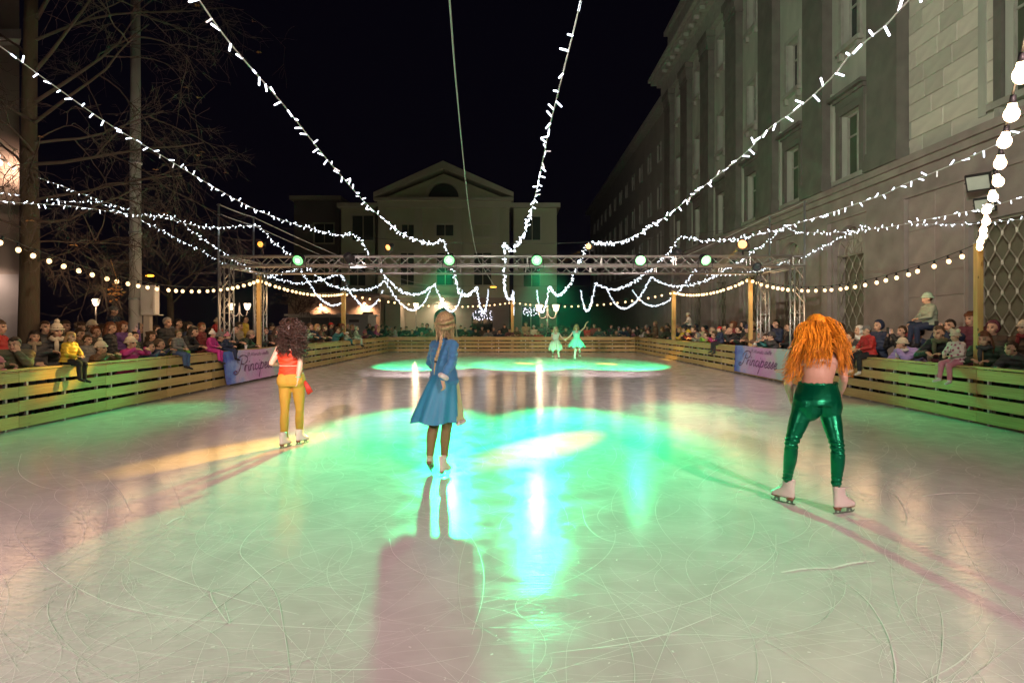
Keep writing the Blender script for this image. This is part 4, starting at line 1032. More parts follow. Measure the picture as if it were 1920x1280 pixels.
# bunch of dead leaves caught in the tree, amber lamps far behind it
m = MB(); rt = random.Random(5); c0 = P(217, 545, 12.0)
for i in range(46):
    c = c0+V((rt.gauss(0, .05), rt.gauss(0, .05), rt.gauss(0, .08))); q = Matrix.Rotation(rt.uniform(0,6.28), 3, 'Z') @ Matrix.Rotation(rt.uniform(0,3), 3, 'X'); s = rt.uniform(.03, .06)
    m.add([c+q @ V(v_)*s for v_ in ((0,0,0),(.7,.5,.15),(1.7,0,-.15),(.7,-.5,.15))], [(0,1,2,3)])
m.tube([c0, c0+V((.03,0,.2)), c0+V((-.1,0,.6))], .01, 4); tag(m.build('leaf_bunch', DRY), 'bunch of dead orange leaves hanging below the bare tree by the pole', 'leaves')
for px, py, Y, lab in ((252, 514, 42, 'amber street light just left of the concrete pole'), (281, 517, 42, 'amber street light just right of the concrete pole'), (925, 538, 57, 'amber lamp on the theatre front above the second arch')):
    c = P(px, py, Y); root = empty('amber_street_light', c, lab, 'street light', 'amber lights far behind')
    m = MB(); m.ell((0,0,0), .30, .14, .08); m.build('glass', glow('amber_glass', (1, .42, .03), 4), root, True)
    m = MB(); m.tube([(0,0,.05),(.0,.3,.12),(0,.8,.1)], .03, 6); m.tube([(0,.8,.1),(0,.8,-c.z-.12 if Y < 50 else -.1)], .06, 8); m.build('pole', M_['black'], root)
# glowing dots stand in for lights reflected in the theatre door glass
m = MB(); rt = random.Random(2)
for a, b, t_, bt in ((886, 922, 583, 600), (981, 1011, 577, 592)):
    for i in range(46):
        c = P(rt.uniform(a, b), rt.uniform(t_, bt), 58.2); c.y = 58.3+rt.uniform(0, .12); m.ell(c, .05, .03, .05, n=5, m=3)
tag(m.build('door_reflections', glow('reflection_dot', (.9, .85, 1.0), 2.2)), 'tiny glowing dots standing for lights reflected in the right hand theatre arches', 'light reflections', kind='stuff')
# shrub at the far fence right of the street lamp
SH = mat('shrub_leaf', (.07, .075, .045), .8, var=.4)
rt = random.Random(8); m = MB()
for i in range(2600):
    a = rt.uniform(0, 6.28); u = rt.random()**.5; z = rt.uniform(0, 1.7)
    rr = 1.5*math.sin(min(1, (z+.35)/1.3)*math.pi*.62)*u*(.8+.3*math.sin(a*3))
    c = V((rr*math.cos(a), rr*math.sin(a)*.7, z)); q = Matrix.Rotation(rt.uniform(0,6.28), 3, 'Z') @ Matrix.Rotation(rt.uniform(0,3), 3, 'X'); s = rt.uniform(.05, .1)
    m.add([c+q @ V(v_)*s for v_ in ((0,0,0),(.6,.4,0),(1.3,0,0),(.6,-.4,0))], [(0,1,2,3)])
sh = empty('shrub', ((1042-960)/F*41, 41, -.12), 'dull brown green shrub behind the far fence beside the street lamp', 'shrub')
m.build('foliage', SH, sh); m = MB()
for i in range(7): m.tube([(0,0,0), (.2*math.cos(i), .2*math.sin(i), .7), (.5*math.cos(i), .4*math.sin(i), 1.5)], [.03,.02,.01], 5)
m.build('stem', BARK, sh)

# ------------------------------------------------------------------ people
SKIN = mat('skin', (.55, .33, .23), .5, var=.08, scale=8, bump=.05, rnd=.12); SKIN_D = mat('eye_dark', (.03, .02, .018), .4, bump=0); LIP = mat('lips', (.38, .12, .10), .5, bump=0)
SKIN_W = mat('skin_pale', (.60, .38, .28), .45, var=.06, scale=6, bump=.05)
WH = mat('white_knit', (.70, .66, .60), .8, var=.1, bump=.4, bscale=60)
def frame(fwd, up=(0,0,1)):
    f = V(fwd).normalized(); u = V(up); r = f.cross(u).normalized(); u = r.cross(f)
    return Matrix((r, f, u)).transposed()     # columns: right, forward, up
def head_geo(mb, c, Mh, s=1.0):
    c = V(c)
    def e(p, a, b_, d, n=14): mb.ell(c+Mh @ (V(p)*s), a*s, b_*s, d*s, M=Mh, n=n, m=9)
    e((0,-.012,.025), .074, .094, .088, 18); e((0,.030,-.035), .057, .062, .074); e((0,.050,-.082), .032, .030, .024)
    e((0,.090,-.012), .011, .014, .030, 8); e((0,.100,-.028), .015, .014, .012, 8); e((0,.074,.030), .055, .02, .014); e((0,.082,-.058), .024, .014, .013, 10)
    for q in (-1, 1): e((q*.077,-.005,-.008), .009, .020, .030, 8); e((q*.042,.058,-.026), .022, .022, .02, 8)
def face_pick(c, Mh, s=1.0, eyes=True):
    inv = Mh.inverted(); c = V(c)
    def f(p):
        q = inv @ (p-c)/s
        if q.y > .045:
            if abs(abs(q.x)-.031) < .0135 and abs(q.z-.008) < .0075: return 1
            if abs(abs(q.x)-.031) < .018 and abs(q.z-.033) < .0045: return 1
            if abs(q.x) < .024 and abs(q.z+.058) < .0075: return 2
        return 0
    return f
def hand_geo(mb, wr, d, n_, s=1.0, curl=.5, side=1):
    """palm and five separate fingers; d = along the hand, n_ = palm normal (fingers curl towards it)"""
    d = V(d).normalized(); n_ = V(n_); n_ = (n_-d*n_.dot(d)).normalized(); a = d.cross(n_)*side
    wr = V(wr); pc = wr+d*.055*s
    M = Matrix((a, d, n_)).transposed(); mb.ell(pc, .040*s, .052*s, .017*s, M=M, n=12)
    mb.cap(wr-d*.02*s, wr+d*.03*s, .024*s, .026*s, 8)
    for i, L in enumerate((.068, .078, .072, .056)):
        b0 = pc+d*.040*s+a*(.030-.020*i)*s; ang = curl*(.5+.1*i)
        p1 = b0+(d*math.cos(ang)+n_*math.sin(ang))*L*.45*s; ang2 = ang+curl*.9
        p2 = p1+(d*math.cos(ang2)+n_*math.sin(ang2))*L*.32*s; ang3 = ang2+curl*.7
        p3 = p2+(d*math.cos(ang3)+n_*math.sin(ang3))*L*.24*s
        mb.tube([b0-d*.015*s, b0, p1, p2, p3, p3+(p3-p2)*.2], [.0095*s,.0095*s,.0088*s,.008*s,.0072*s,.003*s], 7)
    t0 = wr+d*.025*s+a*.025*s; t1 = t0+(d*.6+a*.75+n_*.25).normalized()*.038*s; t2 = t1+(d*.85+a*.35+n_*.4).normalized()*.032*s
    mb.tube([t0, t1, t2, t2+(t2-t1)*.25], [.014*s,.012*s,.010*s,.004*s], 8)
def ik(a, b, l1, l2, hint):
    a = V(a); b = V(b); d = b-a; D = min(d.length, (l1+l2)*.999); u = d.normalized()
    h = V(hint); h = (h-u*h.dot(u)).normalized(); x = (l1*l1-l2*l2+D*D)/(2*D); y = math.sqrt(max(0, l1*l1-x*x))
    return a+u*x+h*y
def torso(mb, J, inf=0.0, low=True, fem=1.0, hem=None, chest=1.0, top=True):
    """elliptical sections along the spine"""
    f = J['M']; r0 = f.col[0].copy()
    pel, ch, nk = V(J['pel']), V(J['chest']), V(J['neck'])
    sp = catmull([pel, pel.lerp(ch, .5)+V(J.get('arch', (0,0,0))), ch, nk], 4)
    rr = lambda t: r0 if 'MS' not in J else (r0.lerp(J['MS'].col[0], t)).normalized()
    K = [(0,.165*fem,.110), (.17,.150*fem,.100), (.36,.125,.088), (.55,.145,.098), (.72,.158,.104), (.88,.120,.080), (1,.062,.058)]
    rings = []
    if hem is not None:
        dn = V((0,0,-1))
        for h_, k in ((hem, 1.12), (hem*.5, 1.08)): rings.append((pel+dn*h_, rr(0), (rr(0).cross(dn)).normalized(), (.165*fem+inf)*k, (.112+inf)*k))
    elif low:
        rings.append((pel-(sp[1]-sp[0]).normalized()*.09, rr(0), rr(0).cross((sp[1]-sp[0]).normalized()).normalized(), .10*fem+inf, .08+inf))
    n = len(sp)
    for i, p in enumerate(sp):
        t = i/(n-1)
        if not top and t > .9: break
        tg = (sp[min(i+1, n-1)]-sp[max(0, i-1)]).normalized(); k = 0
        while K[k+1][0] < t-1e-6: k += 1
        u = (t-K[k][0])/(K[k+1][0]-K[k][0]); w_ = K[k][1]*(1-u)+K[k+1][1]*u; d_ = K[k][2]*(1-u)+K[k+1][2]*u
        g2 = inf*(1 if t < .9 else .35)
        a = rr(t); b_ = a.cross(tg).normalized(); a = tg.cross(b_).normalized()
        rings.append((p, a, b_, (w_*chest+g2), (d_*chest+g2)))
    mb.loft(rings, 22)
    up = (nk-ch).normalized()
    for s in 'LR':
        mb.cap(V(J['sh'+s]), nk-up*.03, .052+inf*.8, .045+inf*.3, 12)
        mb.cap(V(J['sh'+s]).lerp(ch, .15), ch, .06+inf, .08+inf*.6, 12)
def limbs_arm(mb, J, s, r=(.050,.040,.036,.024), inf=0, puff=0, to=1.0):
    a, b, c = V(J['sh'+s]), V(J['el'+s]), V(J['wr'+s]); c = b.lerp(c, to)
    if puff:
        for p, q, ra, rb in ((a, b, r[0]+inf, r[1]+inf), (b, c, r[1]+inf, r[3]+inf*.9)):
            n = max(3, int((q-p).length/.06))
            for i in range(n): 
                t = (i+.5)/n; u = (q-p).normalized(); M = u.to_track_quat('Z', 'Y').to_matrix(); R_ = ra+(rb-ra)*t
                mb.ell(p.lerp(q, t), R_*1.03, R_*1.03, (q-p).length/n*.62, M=M, n=12, m=7)
        mb.cap(a, b, r[0]+inf*.8, r[1]+inf*.8, 12); mb.cap(b, c, r[1]+inf*.8, r[3]+inf*.75, 12)
    else:
        mb.chain([a, a.lerp(b, .5), b], [r[0]+inf, (r[0]+r[1])/2+inf+.001, r[1]+inf], 12); mb.chain([b, b.lerp(c, .35), c], [r[1]*.97+inf, r[2]+.003+inf, r[3]+inf*.9], 12)
def limbs_leg(mb, J, s, r=(.088,.078,.056,.056,.036), inf=0, to=1.0):
    a, b, c = V(J['hip'+s]), V(J['kn'+s]), V(J['an'+s]); c = b.lerp(c, to); back = -V(J['M'].col[1])
    mb.chain([a, a.lerp(b, .4)+V((0,0,0)), b], [r[0]+inf, r[1]+inf, r[2]+inf], 16)
    mb.chain([b, b.lerp(c, .35)+back*.014, c], [r[2]*.96+inf, r[3]+inf, r[4]+inf], 14)
def pose(**k):
    """default standing adult 1.70 m facing +Y, ground at 0"""
    J = dict(pel=(0,0,.93), chest=(0,0,1.22), neck=(0,-.01,1.44), head=(0,.02,1.585), hf=(0,1,-.05), f=(0,1,0),
             shL=(-.175,0,1.385), shR=(.175,0,1.385), wrL=(-.25,.08,.86), wrR=(.25,.08,.86), hL=(0,0,-1), hR=(0,0,-1), nL=(1,0,0), nR=(-1,0,0),
             eL=(-.4,-1,0), eR=(.4,-1,0), hipL=(-.09,0,.88), hipR=(.09,0,.88), anL=(-.1,0,.09), anR=(.1,0,.09), kL=(-.1,1,0), kR=(.1,1,0), tL=(-.1,1,0), tR=(.1,1,0), curl=.5)
    J.update(k); J['M'] = frame(J['f'])
    for s in 'LR':
        if 'el'+s not in J: J['el'+s] = ik(J['sh'+s], J['wr'+s], .28*J.get('ls', 1), .25*J.get('ls', 1), J['e'+s])
        if 'kn'+s not in J: J['kn'+s] = ik(J['hip'+s], J['an'+s], .42*J.get('ls', 1), .40*J.get('ls', 1), J['k'+s])
    return J
def scale_pose(J, k):
    return {a: (tuple(x*k for x in b) if (isinstance(b, (tuple, Vector)) and a[:2] in ('pe','ch','ne','he','sh','wr','an','hi','el','kn') and a != 'hf') else b) for a, b in J.items()}
DEF = mat('cloth_default', (.1, .1, .1), .8)
def proto(J, inf=.035, kid=False, puff=1, hs=1.0, hand=1.0, legs=True, rk=1.0, hem=.12):
    Mh = frame(J['hf']); D = dict(head=V(J['head']), Mh=Mh, hs=hs)
    mb = MB(); head_geo(mb, J['head'], Mh, hs); up = (V(J['head'])-V(J['neck'])).normalized()
    mb.cap(V(J['neck'])-up*.02, V(J['head'])-up*.03, .052*hs, .050*hs, 12)
    torso(mb, J, -.012 if not kid else -.03*1)
    for s, q in (('L', -1), ('R', 1)):
        limbs_arm(mb, J, s, tuple(x*rk for x in (.045,.036,.033,.023)))
        hand_geo(mb, J['wr'+s], J['h'+s], J['n'+s], hand, J['curl'], 1)
        if legs: limbs_leg(mb, J, s, tuple(x*rk for x in (.075,.07,.05,.045,.034)))
    D['body'] = clean_mesh(mb, 'person', [SKIN, SKIN_D, LIP], .0105, 2, face_pick(J['head'], Mh, hs))
    mb = MB(); torso(mb, J, inf, hem=hem, top=True)
    for s in 'LR': limbs_arm(mb, J, s, tuple(x*rk for x in (.05,.042,.038,.03)), inf*.62, puff)
    c = V(J['neck']); M2 = (up).to_track_quat('Z', 'Y').to_matrix()
    mb.ell(c+up*.01, .078*rk, .078*rk, .032, M=M2)
    D['coat'] = clean_mesh(mb, 'coat', DEF, .014, 2)
    if legs:
        mb = MB(); pel = V(J['pel']); mb.ell(pel-V((0,0,.05)), .165*rk, .12*rk, .12*rk)
        for s in 'LR': limbs_leg(mb, J, s, tuple(x*rk for x in (.095,.085,.065,.06,.05)), .004, .97)
        D['trousers'] = clean_mesh(mb, 'trousers', DEF, .016, 2)
        mb = MB()
        for s in 'LR':
            a = V(J['an'+s]); t = V(J['t'+s]).normalized(); dn = V((0,0,-1)) if abs(t.z) < .8 else V((0,-1,0))
            mb.cap(a+dn*-.03*rk, a+dn*.03*rk, .05*rk, .05*rk, 12); mb.cap(a+dn*.045*rk, a+t*.15*rk+dn*.055*rk, .046*rk, .034*rk, 12, flat=.9, up=(0,0,1))
        D['shoes'] = clean_mesh(mb, 'shoes', DEF, .014, 2)
    return D
# poses
RZ = .93+.12      # height of the rail above the ground people stand on
PR = {}
PR['lean'] = proto(pose(pel=(0,-.34,.93), chest=(0,-.13,1.14), neck=(0,.05,1.30), head=(0,.13,1.415), hf=(0,1,-.14), f=(0,1,-.3), shL=(-.185,.02,1.24), shR=(.185,.02,1.24),
    wrL=(-.12,.27,RZ+.03), wrR=(.13,.24,RZ+.04), hL=(.6,.75,-.05), hR=(-.7,.6,-.05), nL=(0,.2,-1), nR=(0,.2,-1), eL=(-1,-.2,-.6), eR=(1,-.2,-.6),
    hipL=(-.09,-.33,.88), hipR=(.09,-.33,.88), anL=(-.1,-.42,.09), anR=(.12,-.25,.09)))
PR['chin'] = proto(pose(pel=(0,-.34,.93), chest=(0,-.12,1.13), neck=(0,.06,1.28), head=(.01,.15,1.385), hf=(.55,1,-.1), f=(.15,1,-.3), shL=(-.185,.02,1.22), shR=(.185,.02,1.22),
    wrL=(-.02,.30,1.25), wrR=(.10,.22,RZ+.04), elL=V((-.15,.26,RZ+.03)), hL=(.1,-.1,1), hR=(-.8,.5,-.02), nL=(.3,-1,0), nR=(0,.2,-1), eR=(1,-.2,-.6),
    hipL=(-.09,-.33,.88), hipR=(.09,-.33,.88), anL=(-.1,-.42,.09), anR=(.12,-.25,.09), curl=.8), inf=.05)
PR['stand'] = proto(pose(wrL=(-.06,.24,1.08), wrR=(.06,.25,1.02), hL=(.9,.3,0), hR=(-.9,.3,0), nL=(0,-1,0), nR=(0,-1,0), hf=(.12,1,-.06)))
PR['phone'] = proto(pose(wrL=(-.06,.30,1.50), wrR=(.08,.30,1.44), hL=(.25,.2,1), hR=(-.25,.2,1), nL=(.5,-1,0), nR=(-.5,-1,0), eL=(-.5,.2,-1), eR=(.5,.2,-1), hf=(0,1,0), curl=.7))
PR['kid'] = proto(pose(pel=(0,-.06,.66), chest=(0,-.03,.86), neck=(0,.0,1.01), head=(0,.03,1.125), hf=(0,1,-.05), shL=(-.125,0,.955), shR=(.125,0,.955),
    wrL=(-.12,.20,RZ-.02), wrR=(.12,.20,RZ-.02), hL=(.4,.9,0), hR=(-.4,.9,0), nL=(0,.1,-1), nR=(0,.1,-1), eL=(-1,0,-.4), eR=(1,0,-.4),
    hipL=(-.07,-.06,.62), hipR=(.07,-.06,.62), anL=(-.07,-.06,.08), anR=(.07,-.06,.08), ls=.7), inf=.022, kid=True, hs=.92, hand=.8, rk=.82, hem=.08)
PR['sit'] = proto(pose(pel=(0,-.03,.08), chest=(0,-.02,.28), neck=(0,.0,.44), head=(0,.03,.555), hf=(0,1,-.12), shL=(-.125,0,.385), shR=(.125,0,.385),
    wrL=(-.07,.20,.17), wrR=(.08,.20,.16), hL=(.6,.8,-.1), hR=(-.6,.8,-.1), nL=(0,0,-1), nR=(0,0,-1), eL=(-1,-.3,-.6), eR=(1,-.3,-.6),
    hipL=(-.07,-.02,.06), hipR=(.07,-.02,.06), anL=(-.08,.25,-.30), anR=(.10,.30,-.27), kL=(0,1,.9), kR=(0,1,.9), tL=(-.15,1,-.25), tR=(.2,1,-.2), ls=.72), inf=.022, kid=True, hs=.92, hand=.8, rk=.80, hem=.03)
TOP = {'lean': 1.53, 'chin': 1.50, 'stand': 1.70, 'phone': 1.70, 'kid': 1.235, 'sit': .665}
# hair and hats, built in the head's own frame
def shell(k, front, low, rx=.083, ry=.103, rz=.098, c=(0,-.016,.026), amp=.006, seed=1, fr=1.0):
    mb = MB(); n = 30; m = 20; vs = []; keep = []; fs = []
    for j in range(m+1):
        ph = math.pi*j/m
        for i in range(n):
            th = 2*math.pi*i/n
            d = V((math.sin(ph)*math.cos(th), math.sin(ph)*math.sin(th), math.cos(ph)))
            a = 1+amp/rx*(noise.noise(d*5.5*fr+V((seed,0,0)))+.6*math.sin(th*17+seed+4*math.cos(ph)*2))
            p = V((d.x*rx*a, d.y*ry*a, d.z*rz*a))+V(c); vs.append(p); keep.append(not (p.y > front*.0+.02 and p.z < front) and p.z > low)
    for j in range(m):
        for i in range(n):
            q = (j*n+i, (j+1)*n+i, (j+1)*n+(i+1) % n, j*n+(i+1) % n)
            if sum(keep[x] for x in q) >= 3: fs.append(q)
    mb.add(vs, fs)
    # inner wall so that the shell has thickness
    b = len(mb.v); mb.v += [tuple((V(v_)-V(c))*.93+V(c)) for v_ in vs]; mb.f += [tuple(x+b for x in f[::-1]) for f in fs]; mb.mi += [0]*len(fs)
    return mb
def longhair(seed=1, L=.26, wid=1.0):
    mb = shell(1, .055, -.10, .088, .106, .103, seed=seed, amp=.007); rr = random.Random(seed)
    for i in range(34):
        a = math.pi*(1.02+.96*i/33)+rr.uniform(-.05,.05); p0 = V((.080*math.cos(a), -.012+.095*math.sin(a), .03)); o = V((math.cos(a)*wid, math.sin(a), 0))
        mb.tube([p0, p0+o*.018+V((0,0,-.08)), p0+o*.030*wid+V((rr.uniform(-.01,.01),0,-.17)), p0+o*.024+V((rr.uniform(-.02,.02),rr.uniform(-.01,.01),-L*rr.uniform(.8,1.1)))], [.015,.017,.014,.004], 6)
    return mb
HH = {}
HH['short'] = shell(1, .058, -.055, seed=2).mesh('hair', DEF, True)
HH['long'] = longhair(3).mesh('hair', DEF, True)
HH['curly'] = None
mb = shell(1, .06, -.09, .10, .118, .11, seed=5, amp=.016, fr=2.2); rr = random.Random(6)
for i in range(70):
    a = math.pi*rr.uniform(.9, 2.1); z = rr.uniform(-.16, .10); r = .085+.02*rr.random(); mb.ell((r*math.cos(a), -.02+r*1.1*math.sin(a), z), .026, .026, .028, n=7, m=5)
HH['curly'] = mb.mesh('hair', DEF, True)
mb = shell(1, .045, .012, .086, .106, .112, seed=9, amp=.003, fr=2)
mb.tube([(.089*math.cos(t*math.pi/12), -.015+.109*math.sin(t*math.pi/12), .022+.02*(math.sin(t*math.pi/12))) for t in range(25)], .016, 8); HH['beanie'] = mb.mesh('hat', DEF, True)
mb.ell((0,-.03,.155), .040, .040, .038, n=12, m=8); HH['pompom'] = mb.mesh('hat', DEF, True)
mb = shell(1, .045, .012, .086, .106, .112, seed=9, amp=.003, fr=2)
mb.tube([(.089*math.cos(t*math.pi/12), -.015+.109*math.sin(t*math.pi/12), .022+.02*(math.sin(t*math.pi/12))) for t in range(25)], .016, 8)
for s in (-1, 1): mb.ell((s*.075,-.02,.125), .048, .044, .046, n=14, m=9)
HH['twopom'] = mb.mesh('hat', DEF, True)
mb = shell(1, .078, -.135, .102, .120, .118, c=(0,-.022,.022), seed=12, amp=.004); mb.tube([(.098*math.cos(t*math.pi/10), .028-.02*abs(math.cos(t*math.pi/10)), .005+.105*math.sin(t*math.pi/10)) for t in range(-3, 14)], .013, 7); HH['hood'] = mb.mesh('hood', DEF, True)
mb = shell(1, .05, .0, .085, .105, .10, seed=2, amp=.001); mb.loft([((0,.09,.045), (1,0,0), (0,1,-.2), .075, .055), ((0,.09,.051), (1,0,0), (0,1,-.2), .075, .055)], 18); HH['cap'] = mb.mesh('cap', DEF, True)
mb = MB(); mb.tube([(.085*math.cos(t*math.pi/9), -.01+.085*math.sin(t*math.pi/9), -.125+.012*math.sin(t*2)) for t in range(19)], .034, 9); mb.tube([(.03,.07,-.13),(.035,.10,-.22),(.03,.11,-.34)], [.03,.034,.028], 8); SCARF = mb.mesh('scarf', DEF, True)
CO = {'black': (.018,.018,.022), 'dark navy': (.02,.03,.07), 'navy': (.03,.05,.13), 'dark brown': (.06,.04,.03), 'brown': (.14,.085,.05), 'dark green': (.035,.06,.04), 'olive': (.10,.10,.06), 'grey': (.17,.17,.17), 'dark grey': (.06,.06,.065),
      'red': (.45,.03,.03), 'dark red': (.18,.025,.03), 'magenta': (.45,.03,.22), 'pink': (.60,.22,.30), 'purple': (.22,.10,.30), 'lilac': (.36,.28,.62), 'cream': (.62,.54,.42), 'white': (.66,.65,.62), 'beige': (.36,.28,.19), 'pale green': (.36,.50,.38),
      'lime green': (.22,.52,.06), 'yellow': (.60,.42,.04), 'orange': (.60,.22,.03), 'teal': (.04,.20,.20), 'pale blue': (.30,.42,.58), 'grey green': (.24,.28,.22), 'jeans blue': (.06,.10,.22), 'maroon': (.12,.03,.05), 'floral white': (.62,.50,.48), 'tan': (.30,.20,.12)}
HC_ = {'black': (.012,.01,.01), 'dark': (.025,.016,.012), 'brown': (.07,.04,.022), 'auburn': (.14,.05,.022), 'blond': (.34,.22,.10), 'grey': (.28,.26,.24), 'reddish': (.20,.07,.03)}
_cm = {}
def cmat(kind, nm):
    if (kind, nm) not in _cm:
        c = HC_[nm] if kind == 'hair' else CO[nm]
        if kind == 'hair': m = mat('hair_'+nm.replace(' ', '_'), c, .45, var=.35, scale=12, bump=.5, bscale=60, stretch=(1,1,.3))
        elif kind == 'knit': m = mat('knit_'+nm.replace(' ', '_'), c, .9, var=.12, bump=.6, bscale=90)
        elif nm == 'floral white':
            m = mat('floral_cloth', c, .8, bump=.1); nt = m.node_tree; vo = N(nt, 'ShaderNodeTexVoronoi', Scale=14.0); tc = N(nt, 'ShaderNodeTexCoord'); nt.links.new(tc.outputs['Object'], vo.inputs[0])
            cr = N(nt, 'ShaderNodeValToRGB'); e = cr.color_ramp.elements; e[0].position = .2; e[0].color = (.30,.05,.12,1); e[1].position = .42; e[1].color = (.62,.52,.50,1); nt.links.new(vo.outputs['Distance'], cr.inputs[0]); nt.links.new(cr.outputs[0], nt.nodes['Principled BSDF'].inputs['Base Color'])
        else: m = mat('cloth_'+nm.replace(' ', '_'), c, .62 if kind == 'coat' else .85, var=.18, scale=9, bump=.35, bscale=22)
        if kind == 'coat':            # quilted seams
            nt = m.node_tree; wv = N(nt, 'ShaderNodeTexWave', bands_direction='Z', Scale=4.2, Distortion=1.2, Detail=1.0); tc = N(nt, 'ShaderNodeTexCoord'); nt.links.new(tc.outputs['Object'], wv.inputs[0])
            b = nt.nodes['Principled BSDF']; bp = N(nt, 'ShaderNodeBump', Strength=.35, Distance=.03); nt.links.new(wv.outputs['Fac'], bp.inputs['Height'])
            old = b.inputs['Normal'].links[0].from_socket if b.inputs['Normal'].links else None
            if old: nt.links.new(old, bp.inputs['Normal'])
            nt.links.new(bp.outputs[0], b.inputs['Normal'])
        _cm[(kind, nm)] = m
    return _cm[(kind, nm)]
def put(me, name, parent, m, M=None):
    o = link(name, me, parent); o.material_slots[0].link = 'OBJECT'; o.material_slots[0].material = m
    if M is not None: o.matrix_local = M
    return o
PHM = MB(); PHM.box(-.036,.036,-.005,.004,-.075,.075); PHM = PHM.mesh('phone', M_['black'])
SCM = MB(); SCM.box(-.033,.033,-.0065,-.0051,-.068,.068); SCM = SCM.mesh('screen', glow('phone_screen', (.45, .65, 1.0), 1.5))
CROWD = []
prs = random.Random(17)
def person(x, y, z, yaw, pz, coat, head, low='black', top=None, scarf=None, extra='', where='', tilt=0, head_yaw=0, phr=None):
    """top = height of the crown above the ground this person stands (or sits) on"""
    D = PR[pz]; s = (top/TOP[pz]) if top else 1
    b = link('person', D['body']); b.location = (x, y, z); b.rotation_euler = (tilt, 0, yaw); 
    wd_ = min(max(s, .82), 1.08) if s < 1 else s
    b.scale = (wd_, wd_, s)
    pf = 'coat' if D is not PR['kid'] else 'coat'
    put(D['coat'], 'jacket', b, cmat('coat', coat)); 
    if 'trousers' in D: put(D['trousers'], 'trousers', b, cmat('cloth', low)); put(D['shoes'], 'shoes', b, cmat('cloth', 'white' if 'white shoes' in extra else 'black'))
    M = Matrix.Translation(D['head']) @ D['Mh'].to_4x4() @ Matrix.Scale(D['hs'], 4)
    k, c = head
    if k in ('short', 'long', 'curly'): put(HH[k], 'hair', b, cmat('hair', c), M); hd = {'short': 'short %s hair', 'long': 'long %s hair', 'curly': 'curly %s hair'}[k] % c
    elif k == 'bald': hd = 'bare bald head'
    else:
        h = put(HH[k], 'hat' if k != 'hood' else 'hood', b, cmat('knit' if k != 'hood' else 'coat', c), M)
        if k in ('beanie', 'pompom', 'twopom', 'cap'): put(HH['short' if pz != 'lean' else 'long'], 'hair', b, cmat('hair', prs.choice(['dark', 'brown'])), M @ Matrix.Scale(.965, 4))
        hd = {'beanie': '%s cap', 'pompom': '%s bobble hat', 'twopom': '%s two-pompom hat', 'hood': '%s hood up', 'cap': '%s peaked cap'}[k] % c
    if scarf: put(SCARF, 'scarf', b, cmat('knit', scarf), M)
    if pz == 'phone':
        ph = link('phone', PHM); ph.location = Matrix.LocRotScale(b.location, b.rotation_euler, b.scale) @ V((.01, .36, 1.60)); ph.rotation_euler = (0, 0, yaw); ph.scale = (s, s, s)
        link('screen', SCM, ph); tag(ph, None, 'phone', 'phones held up by spectators'); ph['_w'] = (coat, head, where)
        CROWD.append((ph, 'phone held by person in %s, %s, at %s' % (coat, hd, where), y, where))
    kid = (top or 1) < 1.32 or pz in ('kid', 'sit')
    act = phr or {'lean': 'on', 'chin': 'leaning on', 'stand': 'behind', 'phone': 'filming behind', 'kid': 'at', 'sit': 'sitting on'}[pz]
    tag(b, None, 'person', 'spectators round the rink')
    CROWD.append((b, '%s in %s coat, %s%s, %s %s' % ('child' if kid else 'person', coat, hd, (', %s scarf' % scarf) if scarf else '', act, where), y, where))
    return b
def side_where(side, y):
    L = [(11.5, 'by tree trunk'), (14.0, 'by concrete pole'), (15.7, 'before banner'), (20.2, 'above banner'), (28, 'past truss tower'), (99, 'near far corner')] if side < 0 else \
        [(10.6, 'by near grille'), (13.5, 'below floodlights'), (16.5, 'beyond orange wig'), (20.6, 'above banner'), (29, 'past truss tower'), (99, 'near far corner')]
    return ('left fence ' if side < 0 else 'right fence ')+next(t for a, t in L if y < a)
XROW = {'lean': (7.50+.28, 8.35, 8.9, 9.6), 'chin': (7.80, 8.4, 9, 9.6), 'stand': (7.95, 8.45, 9.0, 9.7), 'phone': (7.95, 8.5, 9.1, 9.7), 'kid': (7.66, 8.2, 8.8, 9.4), 'sit': (7.42, 8.4, 8.9, 9.5)}
def sidep(px, py, pz, coat, head, row=0, dyaw=0, **k):
    side = -1 if px < 960 else 1; X = XROW[pz][row]; Y = X*F/abs(px-960)
    if pz in ('lean', 'chin'): Y = (X-.12)*F/abs(px-960)
    zt = HC+(611-py)/F*Y; base = -.12
    if pz == 'sit' and row == 0: base = .91
    elif pz == 'sit': base = zt-.665*k.pop('ks', 1.0)
    base = k.pop('base', base); k.pop('ks', None)
    k.setdefault('phr', 'carried high at' if (pz == 'sit' and row) else None)
    yaw = (-math.pi/2 if side < 0 else math.pi/2)*.92+(-1 if side > 0 else 1)*0+dyaw
    return person(side*X, Y, base, yaw, pz, coat, head, top=zt-base, where=side_where(side, Y), **k)
S = sidep
# left fence, from the picture's edge inwards
S(-4, 600, 'stand', 'red', ('long', 'brown'), 1, .2)
S(-8, 668, 'kid', 'pink', ('beanie', 'pink'))
S(40, 632, 'chin', 'olive', ('short', 'dark'), 0, -.9)
S(64, 620, 'stand', 'dark grey', ('long', 'dark'), 1, -.6, scarf='beige')
S(84, 602, 'stand', 'black', ('short', 'brown'), 2, -.5)
S(99, 604, 'stand', 'dark navy', ('beanie', 'dark navy'), 2, -.3)
S(113, 607, 'lean', 'dark grey', ('pompom', 'cream'), 1, -.7, scarf='cream')
S(131, 622, 'sit', 'yellow', ('long', 'blond'), 0, -.2, low='black')  # coat coloured yellow for the amber beam falling on this child
S(148, 616, 'stand', 'brown', ('long', 'brown'), 2)
S(163, 628, 'stand', 'grey', ('short', 'brown'), 1, -.2)
S(187, 640, 'kid', 'brown', ('pompom', 'cream'), 0, -.2)
